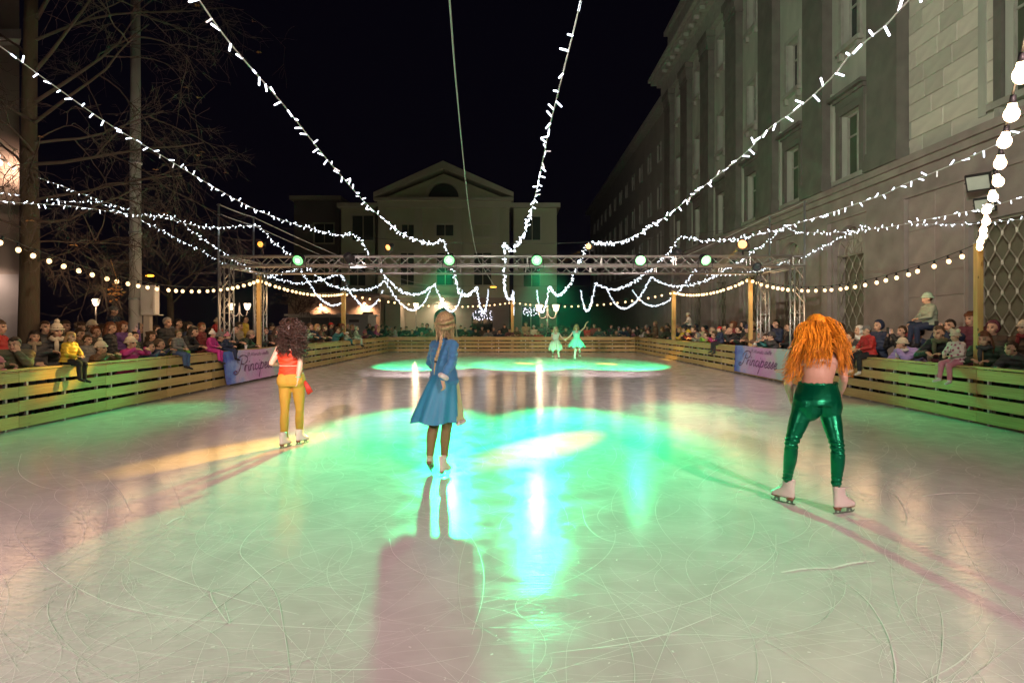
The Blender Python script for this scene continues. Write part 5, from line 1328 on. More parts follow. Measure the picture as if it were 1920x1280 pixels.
S(178, 612, 'stand', 'dark brown', ('short', 'reddish'), 2)
S(206, 604, 'stand', 'black', ('long', 'auburn'), 1, .2)
S(212, 574, 'stand', 'dark navy', ('beanie', 'grey'), 3, 0, base=.35)
S(229, 603, 'phone', 'purple', ('curly', 'reddish'), 2)
S(243, 631, 'kid', 'magenta', ('pompom', 'cream'), 0, -.3)
S(251, 622, 'stand', 'dark green', ('short', 'dark'), 1)
S(262, 606, 'stand', 'dark grey', ('bald', ''), 2)
S(283, 622, 'stand', 'black', ('curly', 'brown'), 1, -.2)
S(296, 635, 'kid', 'dark navy', ('short', 'brown'), 0, .2)
S(277, 640, 'kid', 'navy', ('short', 'dark'), 0, .3)
S(322, 634, 'kid', 'lime green', ('short', 'brown'), 0, -.5)
S(313, 595, 'stand', 'black', ('short', 'grey'), 1, -.4)
S(333, 598, 'stand', 'dark brown', ('short', 'dark'), 2)
S(333, 618, 'sit', 'grey', ('short', 'brown'), 0, -.3, low='jeans blue')
S(352, 604, 'stand', 'dark navy', ('curly', 'dark'), 1)
S(361, 612, 'lean', 'black', ('long', 'dark'), 0)
S(377, 605, 'stand', 'dark red', ('long', 'reddish'), 1)
S(397, 620, 'sit', 'magenta', ('pompom', 'white'), 0, -.2, low='magenta')
S(405, 598, 'sit', 'red', ('pompom', 'cream'), 1, 0, base=1.28)
S(400, 618, 'stand', 'black', ('short', 'dark'), 1)
S(411, 622, 'kid', 'dark navy', ('beanie', 'grey'), 0)
S(425, 625, 'sit', 'dark navy', ('pompom', 'pink'), 0, 0, low='dark navy')
S(437, 608, 'lean', 'black', ('long', 'dark'), 0)
S(448, 604, 'stand', 'beige', ('long', 'brown'), 1)
S(459, 592, 'stand', 'yellow', ('short', 'dark'), 2, 0, base=.15)
S(470, 620, 'lean', 'dark green', ('beanie', 'beige'), 0)
S(484, 606, 'stand', 'grey', ('curly', 'grey'), 1)
S(495, 613, 'lean', 'black', ('short', 'brown'), 0)
S(508, 606, 'stand', 'dark navy', ('beanie', 'black'), 1)
S(518, 614, 'lean', 'dark brown', ('long', 'brown'), 0)
S(532, 608, 'stand', 'brown', ('short', 'brown'), 1)
S(545, 616, 'kid', 'pale blue', ('pompom', 'white'), 0)
S(558, 610, 'lean', 'dark grey', ('short', 'dark'), 0)
S(570, 612, 'kid', 'pale green', ('hood', 'pale green'), 0)
S(580, 606, 'lean', 'olive', ('short', 'brown'), 0)
S(594, 608, 'lean', 'dark navy', ('long', 'blond'), 0)
S(607, 609, 'lean', 'brown', ('long', 'brown'), 0)
S(620, 605, 'stand', 'black', ('cap', 'red'), 0)
S(631, 613, 'kid', 'teal', ('short', 'brown'), 0)
S(640, 607, 'lean', 'dark brown', ('curly', 'auburn'), 0)
S(650, 606, 'phone', 'dark grey', ('short', 'grey'), 0)
S(650, 622, 'sit', 'pale green', ('beanie', 'white'), 0, 0, low='teal')
S(660, 609, 'lean', 'olive', ('short', 'blond'), 0)
S(668, 612, 'sit', 'pale green', ('hood', 'pale green'), 0, 0, low='pale green')
S(683, 620, 'kid', 'maroon', ('pompom', 'pink'), 0)
S(692, 607, 'stand', 'black', ('short', 'brown'), 0)
S(699, 612, 'lean', 'dark navy', ('long', 'brown'), 0)
S(706, 609, 'lean', 'magenta', ('hood', 'pink'), 0)
S(716, 609, 'stand', 'dark grey', ('short', 'dark'), 0)
S(724, 611, 'lean', 'black', ('beanie', 'black'), 0)
S(732, 612, 'lean', 'brown', ('short', 'grey'), 0)
S(741, 612, 'stand', 'white', ('short', 'dark'), 0)
# right fence, from the far corner towards the camera
S(1180, 612, 'lean', 'dark grey', ('short', 'brown'), 0)
S(1188, 618, 'kid', 'pink', ('beanie', 'cream'), 0)
S(1196, 611, 'stand', 'black', ('short', 'dark'), 0)
S(1204, 615, 'lean', 'white', ('long', 'brown'), 0)
S(1212, 609, 'stand', 'dark red', ('short', 'grey'), 0)
S(1217, 617, 'kid', 'olive', ('short', 'brown'), 0)
S(1229, 602, 'stand', 'brown', ('hood', 'brown'), 0)
S(1242, 613, 'lean', 'dark green', ('long', 'reddish'), 0)
S(1251, 606, 'stand', 'black', ('beanie', 'dark grey'), 1)
S(1261, 615, 'lean', 'dark navy', ('short', 'dark'), 0)
S(1272, 607, 'stand', 'dark grey', ('short', 'grey'), 1)
S(1275, 614, 'lean', 'yellow', ('long', 'blond'), 0)
S(1284, 613, 'lean', 'black', ('short', 'dark'), 0)
S(1292, 618, 'kid', 'dark red', ('beanie', 'yellow'), 0)
S(1291, 586, 'sit', 'white', ('beanie', 'white'), 1, 0, low='dark navy')
S(1291, 607, 'stand', 'brown', ('short', 'brown'), 1)
S(1301, 612, 'lean', 'maroon', ('short', 'brown'), 0)
S(1309, 624, 'kid', 'grey green', ('hood', 'grey'), 0)
S(1319, 611, 'stand', 'beige', ('short', 'black'), 0, .6)
S(1325, 622, 'kid', 'lime green', ('short', 'brown'), 0)
S(1336, 615, 'lean', 'red', ('beanie', 'beige'), 0)
S(1341, 622, 'kid', 'magenta', ('short', 'brown'), 0)
S(1350, 612, 'sit', 'dark navy', ('cap', 'red'), 0, .2, low='black')
S(1362, 608, 'stand', 'dark brown', ('long', 'dark'), 1)
S(1369, 614, 'chin', 'black', ('bald', ''), 0, .3)
S(1375, 603, 'stand', 'dark red', ('curly', 'auburn'), 1)
S(1386, 611, 'lean', 'black', ('short', 'dark'), 0)
S(1394, 603, 'stand', 'black', ('hood', 'black'), 1)
S(1403, 609, 'lean', 'brown', ('beanie', 'dark navy'), 0, .3)
S(1413, 606, 'stand', 'dark green', ('pompom', 'beige'), 1)
S(1424, 602, 'stand', 'dark grey', ('cap', 'white'), 1)
S(1424, 621, 'lean', 'white', ('short', 'grey'), 0, .4)
S(1438, 626, 'kid', 'teal', ('short', 'brown'), 0)
S(1456, 600, 'stand', 'dark navy', ('short', 'dark'), 1, .5)
S(1448, 622, 'kid', 'dark grey', ('beanie', 'dark grey'), 0)
S(1480, 606, 'stand', 'black', ('short', 'brown'), 1)
S(1497, 618, 'lean', 'dark brown', ('short', 'dark'), 0)
S(1510, 612, 'lean', 'dark green', ('long', 'dark'), 0)
S(1540, 608, 'stand', 'black', ('beanie', 'grey'), 1)
S(1577, 606, 'stand', 'dark brown', ('long', 'brown'), 1, .4)
S(1594, 622, 'lean', 'dark grey', ('short', 'brown'), 0)
S(1613, 611, 'kid', 'white', ('hood', 'white'), 1, 0, base=.3)
S(1627, 610, 'sit', 'red', ('cap', 'grey'), 0, .25, low='black', extra='white shoes')
S(1604, 650, 'kid', 'pale green', ('beanie', 'pale green'), 0)
S(1648, 601, 'stand', 'dark navy', ('hood', 'dark navy'), 1, .5)
S(1690, 634, 'chin', 'lilac', ('beanie', 'cream'), 0, .5, scarf='white')
S(1692, 611, 'phone', 'black', ('short', 'brown'), 1, .3)
S(1724, 614, 'stand', 'dark navy', ('short', 'dark'), 1)
S(1741, 549, 'sit', 'grey green', ('beanie', 'pale green'), 1, .05, low='dark navy', ks=1.05)
S(1756, 611, 'lean', 'black', ('short', 'brown'), 0, .6, scarf='olive')
S(1782, 599, 'phone', 'dark navy', ('short', 'dark'), 1, .5)
S(1793, 620, 'sit', 'floral white', ('twopom', 'cream'), 0, .35, low='pink', extra='white shoes')
S(1822, 586, 'stand', 'maroon', ('curly', 'auburn'), 2, .5)
S(1862, 602, 'stand', 'dark brown', ('hood', 'maroon'), 1, .7)
S(1838, 622, 'lean', 'dark green', ('long', 'auburn'), 0, .7, scarf='dark grey')
S(1893, 640, 'lean', 'dark grey', ('short', 'brown'), 0, .3)
S(1922, 601, 'stand', 'dark brown', ('beanie', 'cream'), 1, .4, scarf='dark red')
# people behind the far fence
for px, py, pz, coat, head, kw in [
 (752,614,'stand','black',('short','dark'),{}), (762,612,'lean','dark grey',('short','brown'),{}), (773,618,'kid','dark brown',('short','brown'),{}), (782,613,'stand','dark navy',('long','dark'),{}),
 (792,606,'stand','black',('short','brown'),{}), (791,622,'kid','grey',('beanie','cream'),{}), (801,607,'stand','dark grey',('hood','black'),{}), (808,617,'lean','brown',('long','brown'),{}),
 (864,610,'stand','black',('short','black'),{}), (872,614,'lean','dark green',('short','brown'),{}), (883,611,'stand','dark navy',('beanie','black'),{}), (893,616,'lean','black',('long','dark'),{}),
 (904,612,'stand','dark brown',('short','dark'),{}), (915,617,'lean','grey',('short','brown'),{}), (925,614,'stand','dark grey',('short','grey'),{}), (936,618,'kid','dark navy',('hood','dark navy'),{}),
 (946,608,'stand','black',('long','black'),{}), (956,616,'lean','maroon',('short','brown'),{}), (969,614,'lean','brown',('long','reddish'),{}), (986,604,'stand','tan',('long','brown'),{}), (992,620,'kid','dark red',('short','brown'),{}),
 (1001,610,'stand','cream',('beanie','white'),{}), (1009,620,'kid','red',('short','brown'),{}), (1016,606,'stand','dark grey',('bald',''),{}), (1034,616,'lean','black',('short','dark'),{}), (1062,614,'lean','dark brown',('short','brown'),{}),
 (1101,611,'stand','red',('short','dark'),{}), (1114,607,'stand','dark red',('short','brown'),{}), (1124,614,'lean','dark grey',('long','brown'),{}), (1133,620,'kid','black',('short','dark'),{}), (1146,609,'stand','black',('short','brown'),{}),
 (1155,619,'kid','olive',('short','brown'),{}), (1160,612,'stand','grey',('beanie','grey'),{}), (1170,614,'lean','dark navy',('short','grey'),{}), (1177,611,'stand','dark brown',('long','brown'),{})]:
    Y = 37.72+(.35 if pz == 'stand' else .0); zt = HC+(611-py)/F*Y
    nx = 'left of blue skater' if px < 815 else ('before middle post' if px < 958 else ('near twin lamp' if px < 1064 else 'right of dancers'))
    person((px-960)/F*Y, Y, -.12, math.pi+prs.uniform(-.3, .3), pz, coat, head, top=zt+.12, where='far fence '+nx)
# more heads in the rows behind
cn = ['black', 'dark navy', 'dark brown', 'dark grey', 'brown', 'dark green', 'maroon', 'grey', 'olive', 'dark red', 'tan']
for side, p0, p1, n in ((-1, 120, 700, 34), (1, 1215, 1500, 16), (1, 1560, 1900, 5)):
    for i in range(n):
        px = p0+(p1-p0)*(i+prs.uniform(-.3,.3))/n; pz = 'stand'; row = prs.choice((2, 3))
        X = XROW[pz][row]+prs.uniform(0, .8); Y = X*F/abs(px-960)
        hh = prs.uniform(1.58, 1.80); hd_ = prs.choice([('short', 'dark'), ('short', 'brown'), ('long', 'brown'), ('long', 'dark'), ('beanie', prs.choice(['black', 'grey', 'beige', 'navy', 'cream'])), ('hood', prs.choice(['black', 'dark navy'])), ('short', 'grey'), ('curly', 'brown')])
        person(side*X, Y, -.12, -side*-1*math.pi/2*.9+prs.uniform(-.4, .4), pz, prs.choice(cn), hd_, top=hh, where=side_where(side, Y), phr='rows behind')
# labels: those that read alike are told apart by their order along the fence
from collections import defaultdict
gr = defaultdict(list)
for o, lab, y, wh in CROWD: gr[lab].append((y, o))
ORD = ['nearest', 'second nearest', 'third nearest', 'fourth nearest', 'fifth nearest']
for lab, L in gr.items():
    L.sort(key=lambda q: (q[0], q[1].location.x))
    for i, (y, o) in enumerate(L): o['label'] = lab if len(L) == 1 else (lab+', '+(ORD[i] if 'far fence' not in lab else ['leftmost', 'rightmost', 'last'][i]))
    for _, o in L:
        if '_w' in o: del o['_w']
        if len(o['label'].split()) > 16: o['label'] = o['label'].replace(' coat,', ',').replace('dark ', '', 1 if len(o['label'].split()) > 17 else 0)

# ------------------------------------------------------------------ skaters
BOOT = mat('white_boot_leather', (.62, .56, .52), .4, var=.08, bump=.1, scale=5, spec=.5)
HEEL = mat('brown_heel', (.20, .09, .05), .35, var=.15, bump=.05); STEEL = mat('blade_steel', (.30, .30, .30), .25, .9, var=.1, bump=0)
def skate(par, base, p, d, up=(0,0,1), s=1.0, top=.25, lean=(0,0,0), laces=True):
    """figure skate; p = point on the ice under the middle of the blade, d = toe direction"""
    M = frame(d, up).to_4x4(); M.translation = V(p)-V(base); Mi = M
    def T(mb): mb.v = [tuple(Mi @ (V(q)*s)) for q in mb.v]; return mb
    mb = MB(); ln = V(lean)
    rings = []
    for z, y, rx, ry in ((.062,-.005,.034,.115),(.075,-.002,.040,.122),(.10,-.004,.041,.118),(.125,-.022,.040,.098),(.15,-.045,.040,.074),(.18,-.055,.041,.062),(top-.01,-.058,.046,.062),(top,-.058,.048,.064)):
        rings.append((V((0,y,z))+ln*(z-.1), V((1,0,0)), V((0,1,0)), rx, ry))
    mb.loft(rings, 20); mb.ell((0,.075,.082), .040, .045, .030)
    bt = clean_mesh(T(mb), 'skate_boot', BOOT, .0075, 3); bo = link('skate_boot', bt, par)
    mb = MB(); mb.loft([((0,-.075,.036),(1,0,0),(0,1,0),.024,.034),((0,-.08,.066),(1,0,0),(0,1,0),.034,.044)], 14); mb.loft([((0,.055,.054),(1,0,0),(0,1,0),.030,.062),((0,.055,.066),(1,0,0),(0,1,0),.036,.070)], 16); mb.box(-.02,.02,-.05,.0,.056,.066)
    T(mb).build('heel_and_sole', HEEL, bo, True)
    mb = MB(); mb.prism([(-.135,.010),(-.125,.0),(.0,-.002),(.10,.001),(.118,.012),(.125,.026),(.112,.022),(.10,.014),(-.12,.013)], -.002, .002, 'x')
    for y in (-.078, .058): mb.prism([(y-.030,.012),(y-.010,.012),(y+.0,.036),(y+.022,.012),(y+.040,.012),(y+.020,.054),(y-.026,.054)], -.004, .004, 'x')
    T(mb).build('blade', STEEL, bo)
    if laces:
        mb = MB()
        for i in range(6): z = .115+.02*i; y = .075-.85*(z-.115)*1.1-(.03 if i > 3 else 0)*0; mb.tube([(-.028,y-.012,z),(0,y+.006,z+.004),(.028,y-.012,z)], .0035, 5)
        mb.tube([(.0,-.0,top-.03),(.03,.03,top-.01),(.05,.045,top-.03)], .003, 5); T(mb).build('laces', BOOT, bo)
    return bo
def figure(label, base, J, vox=.009, skin=SKIN_W, legskin=False, fem=1.0, headlook=True, bodymat=None, larm=(.044,.036,.034,.023)):
    base = V(base)
    for k in list(J):
        if k in ('pel','chest','neck','head') or k[:2] in ('sh','el','wr','hi','kn','an'): J[k] = V(J[k])-base
    J['M'] = frame(J['f'])
    if 'fs' in J: J['MS'] = frame(J['fs'])
    J['Mh'] = frame(J['hf'])
    mb = MB(); head_geo(mb, J['head'], J['Mh'], 1.0); up = (J['head']-J['neck']).normalized()
    mb.cap(J['neck']-up*.02, J['head']-up*.03, .050, .046, 14); torso(mb, J, -.006, fem=fem)
    r = J['M'].col[0]; f = J['M'].col[1]
    for s, q in (('L', -1), ('R', 1)):
        limbs_arm(mb, J, s, larm); hand_geo(mb, J['wr'+s], J['h'+s], J['n'+s], .86, J.get('curl', .6), J.get('hand'+s, 1)); limbs_leg(mb, J, s, (.086,.074,.050,.050,.034))
        c = J['chest']; 
    pk = face_pick(J['head'], J['Mh'])
    me = clean_mesh(mb, 'person', [skin, SKIN_D, LIP], vox, 3, pk)
    o = link('person', me); o.location = base
    tag(o, label, 'person', 'costumed skaters on the ice'); return o
def W(px, py, Y): return P(px, py, Y)
def strands(mb, J, n, root_ang, targets, seed, r0=.006, wave=.01, curl=0, tip=.0012, bulge=.05, segs=9, outv=(0,-1,0)):
    rr = random.Random(seed); c = J['head']; M = J['Mh']
    for i in range(n):
        a = rr.uniform(*root_ang); ph = rr.uniform(.0, 1.75)
        d = M @ V((math.sin(ph)*math.cos(a), math.sin(ph)*math.sin(a), math.cos(ph))); p0 = c+V((d.x*.082, d.y*.100, d.z*.100+.015))
        t = targets(rr, d)
        mid = p0.lerp(t, .38)+d*bulge*rr.uniform(.6, 1.4)+V((0,0,.035)); m2 = p0.lerp(t, .72)+V(outv)*.04+V((rr.uniform(-.02,.02), rr.uniform(-.02,.02), .005))
        pts = catmull([p0-d*.01, mid, m2, t], segs if not curl else 12)
        L = sum((pts[k+1]-pts[k]).length for k in range(len(pts)-1)); k1 = rr.uniform(0, 6.28); q = []
        for k, p in enumerate(pts):
            u = k/(len(pts)-1); w1 = wave*u
            if curl: an = k1+u*L/curl*6.28; am = .017*min(1, u*2.5); p = p+V((math.cos(an)*am, math.sin(an)*am, math.sin(an*1.0+1)*am*.5))
            else: p = p+V((math.sin(u*9+k1)*w1, math.cos(u*7+k1)*w1, 0))
            q.append(p)
        rad = r0*rr.uniform(.7, 1.3); mb.tube(q, [rad*(1-.25*u/len(q)) if u < len(q)*.7 else max(tip, rad*(1-(u-len(q)*.7)/(len(q)*.3))) for u in range(len(q))], 5, flat=.6, caps=False)
def hairmat(nm, c, sat=.3):
    m, nt, b = NT(nm); L = nt.links.new; tc = N(nt, 'ShaderNodeTexCoord'); mp = N(nt, 'ShaderNodeMapping'); mp.inputs['Scale'].default_value = (60, 60, 8)
    L(tc.outputs['Object'], mp.inputs[0]); n = N(nt, 'ShaderNodeTexNoise', Scale=1.0, Detail=3.0); L(mp.outputs[0], n.inputs[0])
    mx = N(nt, 'ShaderNodeMix', data_type='RGBA'); mx.inputs[6].default_value = (*[x*(1-sat*1.4) for x in c], 1); mx.inputs[7].default_value = (*[min(1, x*(1+sat)) for x in c], 1)
    mr = N(nt, 'ShaderNodeMapRange'); mr.inputs[1].default_value = .35; mr.inputs[2].default_value = .65; L(n.outputs[0], mr.inputs[0]); L(mr.outputs[0], mx.inputs[0]); L(mx.outputs[2], b.inputs['Base Color'])
    b.inputs['Roughness'].default_value = .42; bp = N(nt, 'ShaderNodeBump', Strength=.5, Distance=.004); L(n.outputs[0], bp.inputs['Height']); L(bp.outputs[0], b.inputs['Normal']); return m
def headshell(J, par, m, k=1.06, name='hair', front=.06, low=-.10, seed=2, amp=.005):
    mb = shell(1, front, low, .083*k, .103*k, .10*k, seed=seed, amp=amp)
    mb.v = [tuple(J['head']+J['Mh'] @ V(q)) for q in mb.v]; return mb.build(name, m, par, True)

# --- orange wig, green metallic leggings
B3 = V((2.56, 5.25, 0))
J = dict(pel=W(1532,744,5.30), chest=W(1534,684,5.44), neck=W(1534,644,5.60), head=W(1530,618,5.70), hf=(-.1,1,-.45), f=(.02,1,-.1),
    shL=W(1489,662,5.52), shR=W(1578,662,5.54), elL=W(1477,714,5.42), elR=W(1582,712,5.46), wrL=W(1483,748,5.62), wrR=W(1572,744,5.68), hL=(.35,.6,-.6), hR=(-.4,.6,-.5), nL=(.8,-.2,.3), nR=(-.8,-.2,.3),
    hipL=W(1509,757,5.30), hipR=W(1552,757,5.30), knL=W(1484,829,5.27), knR=W(1570,836,5.16), anL=W(1476,898,5.46), anR=W(1568,908,5.16), tL=(-.4,1,0), tR=(1,.3,0))
s3 = figure('skater with long orange hair, bare back and shiny green leggings', B3, J, .009, fem=.98)
LEG = mat('metallic_green_fabric', (.0, .17, .075), .33, .7, var=.25, scale=5, bump=.35, bscale=9, stretch=(1,1,2.2))
mb = MB(); sp = [J['pel'].lerp(J['chest'], t) for t in (-.24, -.06, .12, .30, .42)]; Rv = J['M'].col[0]; Fv = V((0,1,0))
mb.loft([(sp[i], Rv, Fv, rx, ry) for i, (rx, ry) in enumerate(((.17,.118),(.196,.136),(.184,.138),(.166,.132),(.158,.124)))], 24)
for q in (-1, 1): mb.ell(J['pel']+Rv*q*.082-V((0,.045,.075)), .104, .088, .125)
for s in 'LR': limbs_leg(mb, J, s, (.099,.080,.056,.056,.040), 0, .985)
me = clean_mesh(mb, 'leggings', LEG, .0085, 4)
for v_ in me.vertices:           # folds behind the knees and at the ankles
    p = v_.co
    for s in 'LR':
        for a, b_, amp, fr in ((J['kn'+s], .10, .0055, 150), (J['an'+s], .13, .0045, 170)):
            dz = abs(p.z-a.z)
            if dz < b_ and abs(p.x-a.x) < .12: v_.co += v_.normal*amp*(1-dz/b_)*math.sin(p.z*fr+p.x*22+3*noise.noise(p*12))
link('leggings', me, s3)
mb = MB(); c = J['pel'].lerp(J['chest'], .42)
mb.tube([c+V((.156*math.cos(t*math.pi/24), .122*math.sin(t*math.pi/24), .006*math.sin(t*9)*.5)) for t in range(49)], [.011+.003*math.sin(i*2.3) for i in range(49)], 7); mb.build('waistband', LEG, s3, True)
mb = MB(); c = J['pel'].lerp(J['chest'], .98); u = (J['neck']-J['chest']).normalized()
mb.loft([(c+u*z, Rv, Rv.cross(u), .160+e_, .112+e_) for z, e_ in ((-.035,.001),(-.028,.006),(.026,.006),(.033,.001))], 28); mb.build('bandeau', SKIN_W if False else mat('nude_strap', (.62,.42,.33), .6, var=.05), s3, True)
bl = J['head']; Hm = hairmat('orange_wig', (.92, .31, .02))
def t3(rr, d):
    q = rr.random(); sx = rr.uniform(-1, 1)
    if d.x*sx < -.05: sx = -sx
    x = 1530+sx*44; y = 676+rr.uniform(-18, 14)+abs(sx)*10
    if sx < -.55: x = rr.uniform(1466, 1500); y = rr.uniform(675, 722)
    if sx > .62: x = rr.uniform(1572, 1602); y = rr.uniform(640, 704)
    return W(x, y, 5.32+rr.uniform(-.02,.12)+(.05 if abs(sx) > .6 else 0))-B3
h3 = headshell(J, s3, Hm, 1.13, seed=3, front=.09, low=-.12)
mb = MB(); strands(mb, J, 1000, (math.pi*.9, math.pi*2.1), t3, 5, .0042, .016, bulge=.035, outv=(0,-1,.2)); mb.build('hair_locks', Hm, h3, True)
mb = MB(); rr = random.Random(8)      # loose flying locks
for i in range(26):
    sd = -1 if i < 12 else 1; a = W(1530+sd*rr.uniform(18, 36), rr.uniform(625, 665), 5.45)-B3
    b_ = W(1530+sd*rr.uniform(50, 74), rr.uniform(650, 712) if sd > 0 else rr.uniform(690, 726), 5.36)-B3
    pts = catmull([a, a.lerp(b_, .35)+V((sd*.02, -.02, .03)), a.lerp(b_, .75)+V((-sd*.01, 0, -.03)), b_+V((sd*.02, 0, .015))], 6)
    mb.tube(pts, [.0055*(1-.8*k/len(pts)) for k in range(len(pts))], 5, caps=False)
mb.build('loose_locks', Hm, h3, True)
skate(s3, B3, icept(1467, 942), (-.62, .78, 0), (.10,0,1), .88, .25); skate(s3, B3, icept(1583, 962), (.95, .32, 0), (0,0,1), .9, .25, lean=(-.05,0,0))

# --- blue coat dress
B2 = V((-.76, 6.45, 0)); Y2 = 6.48
J = dict(pel=W(832,716,Y2), chest=W(832,668,Y2+.02), neck=W(834,636,Y2+.03), head=W(836,609,Y2+.06), hf=(.42,1,-.06), f=(.45,1,0), fs=(.5,1,0),
    shL=W(815,647,Y2+.10), shR=W(850,647,Y2-.06), elL=W(806,680,Y2+.22), elR=W(847,679,Y2-.20), wrL=W(822,692,Y2+.40), wrR=W(829,710,Y2-.24), hL=(.5,.8,-.2), hR=(.25,.1,-1), nL=(0,0,-1), nR=(-.9,.3,0),
    hipL=W(824,728,Y2+.03), hipR=W(841,728,Y2-.03), knL=W(814,797,Y2+.0), knR=W(838,797,Y2-.04), anL=W(806,853,Y2-.06), anR=W(833,858,Y2+.0), tL=(0,1,0), tR=(.5,1,0), curl=.75)
s2 = figure('skater in a knee length blue coat dress with a long blond braid', B2, J, .0095)
BLUE = mat('blue_wool', (.05, .20, .43), .7, var=.14, scale=6, bump=.3, bscale=30, sheen=.3); BLUE2 = mat('blue_satin_skirt', (.035, .24, .42), .5, var=.12, scale=4, bump=.3, bscale=12)
FUR = mat('white_fur', (.85, .84, .82), .95, var=.12, bump=1.0, bscale=120); CRM = mat('cream_lining', (.62, .56, .34), .6, var=.1, bump=.2)
mb = MB(); torso(mb, J, .006, low=True)
for s in 'LR': limbs_arm(mb, J, s, (.044,.038,.038,.031), .006, 0, .93)
mb.ell(J['neck'], .062, .062, .03)
me = clean_mesh(mb, 'bodice', BLUE, .009, 3)
for v_ in me.vertices: v_.co += v_.normal*.0035*math.sin(v_.co.z*95+4*noise.noise(v_.co*9))
link('bodice', me, s2)
mb = MB(); w0 = W(833,703,Y2)-B2; h0 = W(818,789,Y2)-B2; n = 72; rows = 14; vs = []
for j in range(rows+1):
    t = j/rows; c = w0.lerp(h0, t); rx = .128+(.262-.128)*(t**.8); ry = .105+(.235-.105)*(t**.8)
    for i in range(n):
        a = 2*math.pi*i/n; pl = 1+(.02+.055*t)*math.sin(a*9+.6)+.03*t*math.sin(a*4+1); vs.append(c+V((rx*pl*math.cos(a), ry*pl*math.sin(a), .012*math.sin(a*5)*t)))
fs = []; mi = []
n1 = len(vs); vs += [V((p.x*1, p.y, p.z)) + (V((w0.lerp(h0, (k//n)/rows).x-p.x, w0.lerp(h0, (k//n)/rows).y-p.y, 0)).normalized()*.008) for k, p in enumerate(vs[:n1])]
sk_ = MB(); cr_ = MB(); sk_.v = [tuple(p) for p in vs]; cr_.v = list(sk_.v)
for j in range(rows):
    for i in range(n):
        q = (j*n+i, (j+1)*n+i, (j+1)*n+(i+1) % n, j*n+(i+1) % n); a = 360*i/n
        tgt = cr_ if (a < 22+8*j/rows or a > 338-16*j/rows) else sk_
        tgt.f += [q, tuple(x+n1 for x in q[::-1])]; tgt.mi += [0, 0]
sk_.build('skirt', BLUE2, s2, True); cr_.build('open_front_panel', CRM, s2, True)
mb = MB(); rim = [vs[rows*n+i]+V((0,0,-.004)) for i in range(n)]; rim = [rim[(i-6) % n] for i in range(13)]
mb.tube(rim, .022, 8); mb.build('fur_hem', FUR, s2, True)
for s in 'LR':
    d = (J['wr'+s]-J['el'+s]).normalized(); o1 = d.orthogonal().normalized(); o2 = d.cross(o1); c = J['wr'+s]-d*.025
    mb = MB(); mb.tube([c+(o1*math.cos(t*math.pi/8)+o2*math.sin(t*math.pi/8))*.034 for t in range(17)], .026, 9); mb.build('fur_cuff', FUR, s2, True)
mb = MB()
for s in 'LR': limbs_leg(mb, J, s, (.09,.078,.054,.053,.037), .002, .96)
link('tights', clean_mesh(mb, 'tights', mat('brown_tights', (.20, .13, .055), .6, var=.1), .009, 2), s2)
BH = hairmat('blond_hair', (.46, .33, .18), .3); h2 = headshell(J, s2, BH, 1.17, seed=7, front=.07, low=-.15, amp=.004)
def t2(rr, d):
    if rr.random() < .5: return W(828+rr.uniform(-3,3), 631+rr.uniform(-3,3), Y2-.08)-B2
    return W(rr.choice((rr.uniform(817,824), rr.uniform(842,852))), rr.uniform(628,641), Y2+rr.uniform(-.06,.05))-B2
mb = MB(); strands(mb, J, 320, (math.pi*.95, math.pi*2.05), t2, 4, .0048, .004, bulge=.03, outv=(0,-.4,0)); 
mb.tube(catmull([W(821,600,Y2-.04)-B2, W(828,606,Y2-.10)-B2, W(838,604,Y2-.10)-B2, W(850,600,Y2-.02)-B2], 5), .018, 8)
mb.tube(catmull([W(822,610,Y2-.03)-B2, W(829,615,Y2-.11)-B2, W(840,614,Y2-.10)-B2, W(850,610,Y2-.02)-B2], 5), .020, 8)
mb.build('pinned_hair', BH, h2, True)
mb = MB(); bp = catmull([W(828,628,Y2-.10)-B2, W(826,645,Y2-.13)-B2, W(821,662,Y2-.14)-B2, W(817,676,Y2-.13)-B2], 7)
for i, p in enumerate(bp):
    for k in (-1, 1):
        q = p+V((k*.007*math.cos(i*2.2), -.004*math.sin(i*2.2), 0)); d = (bp[min(i+1, len(bp)-1)]-bp[max(0, i-1)]).normalized(); mb.cap(q-d*.010+V((k*.004,0,.004)), q+d*.012-V((k*.004,0,0)), .0095, .0075, 7)
mb.build('braid', BH, h2, True)
mb = MB(); mb.tube([bp[-1], bp[-1]+V((-.004,0,-.02))], .015, 9); mb.build('hair_tie', M_['black'], h2)
mb = MB(); mb.tube(catmull([bp[-1]+V((-.004,0,-.02)), W(815,688,Y2-.12)-B2, W(814,703,Y2-.11)-B2], 4), [.006,.009,.009,.009,.008,.007,.006,.004,.002], 7); mb.build('braid_tail', BH, h2, True)
skate(s2, B2, icept(806, 889)+V((0,.0,.045)), (.05, .62, -.38), (0,.5,1), .86, .255); skate(s2, B2, icept(835, 891)+V((0,0,0)), (.45, .9, 0), (0,0,1), .86, .255)

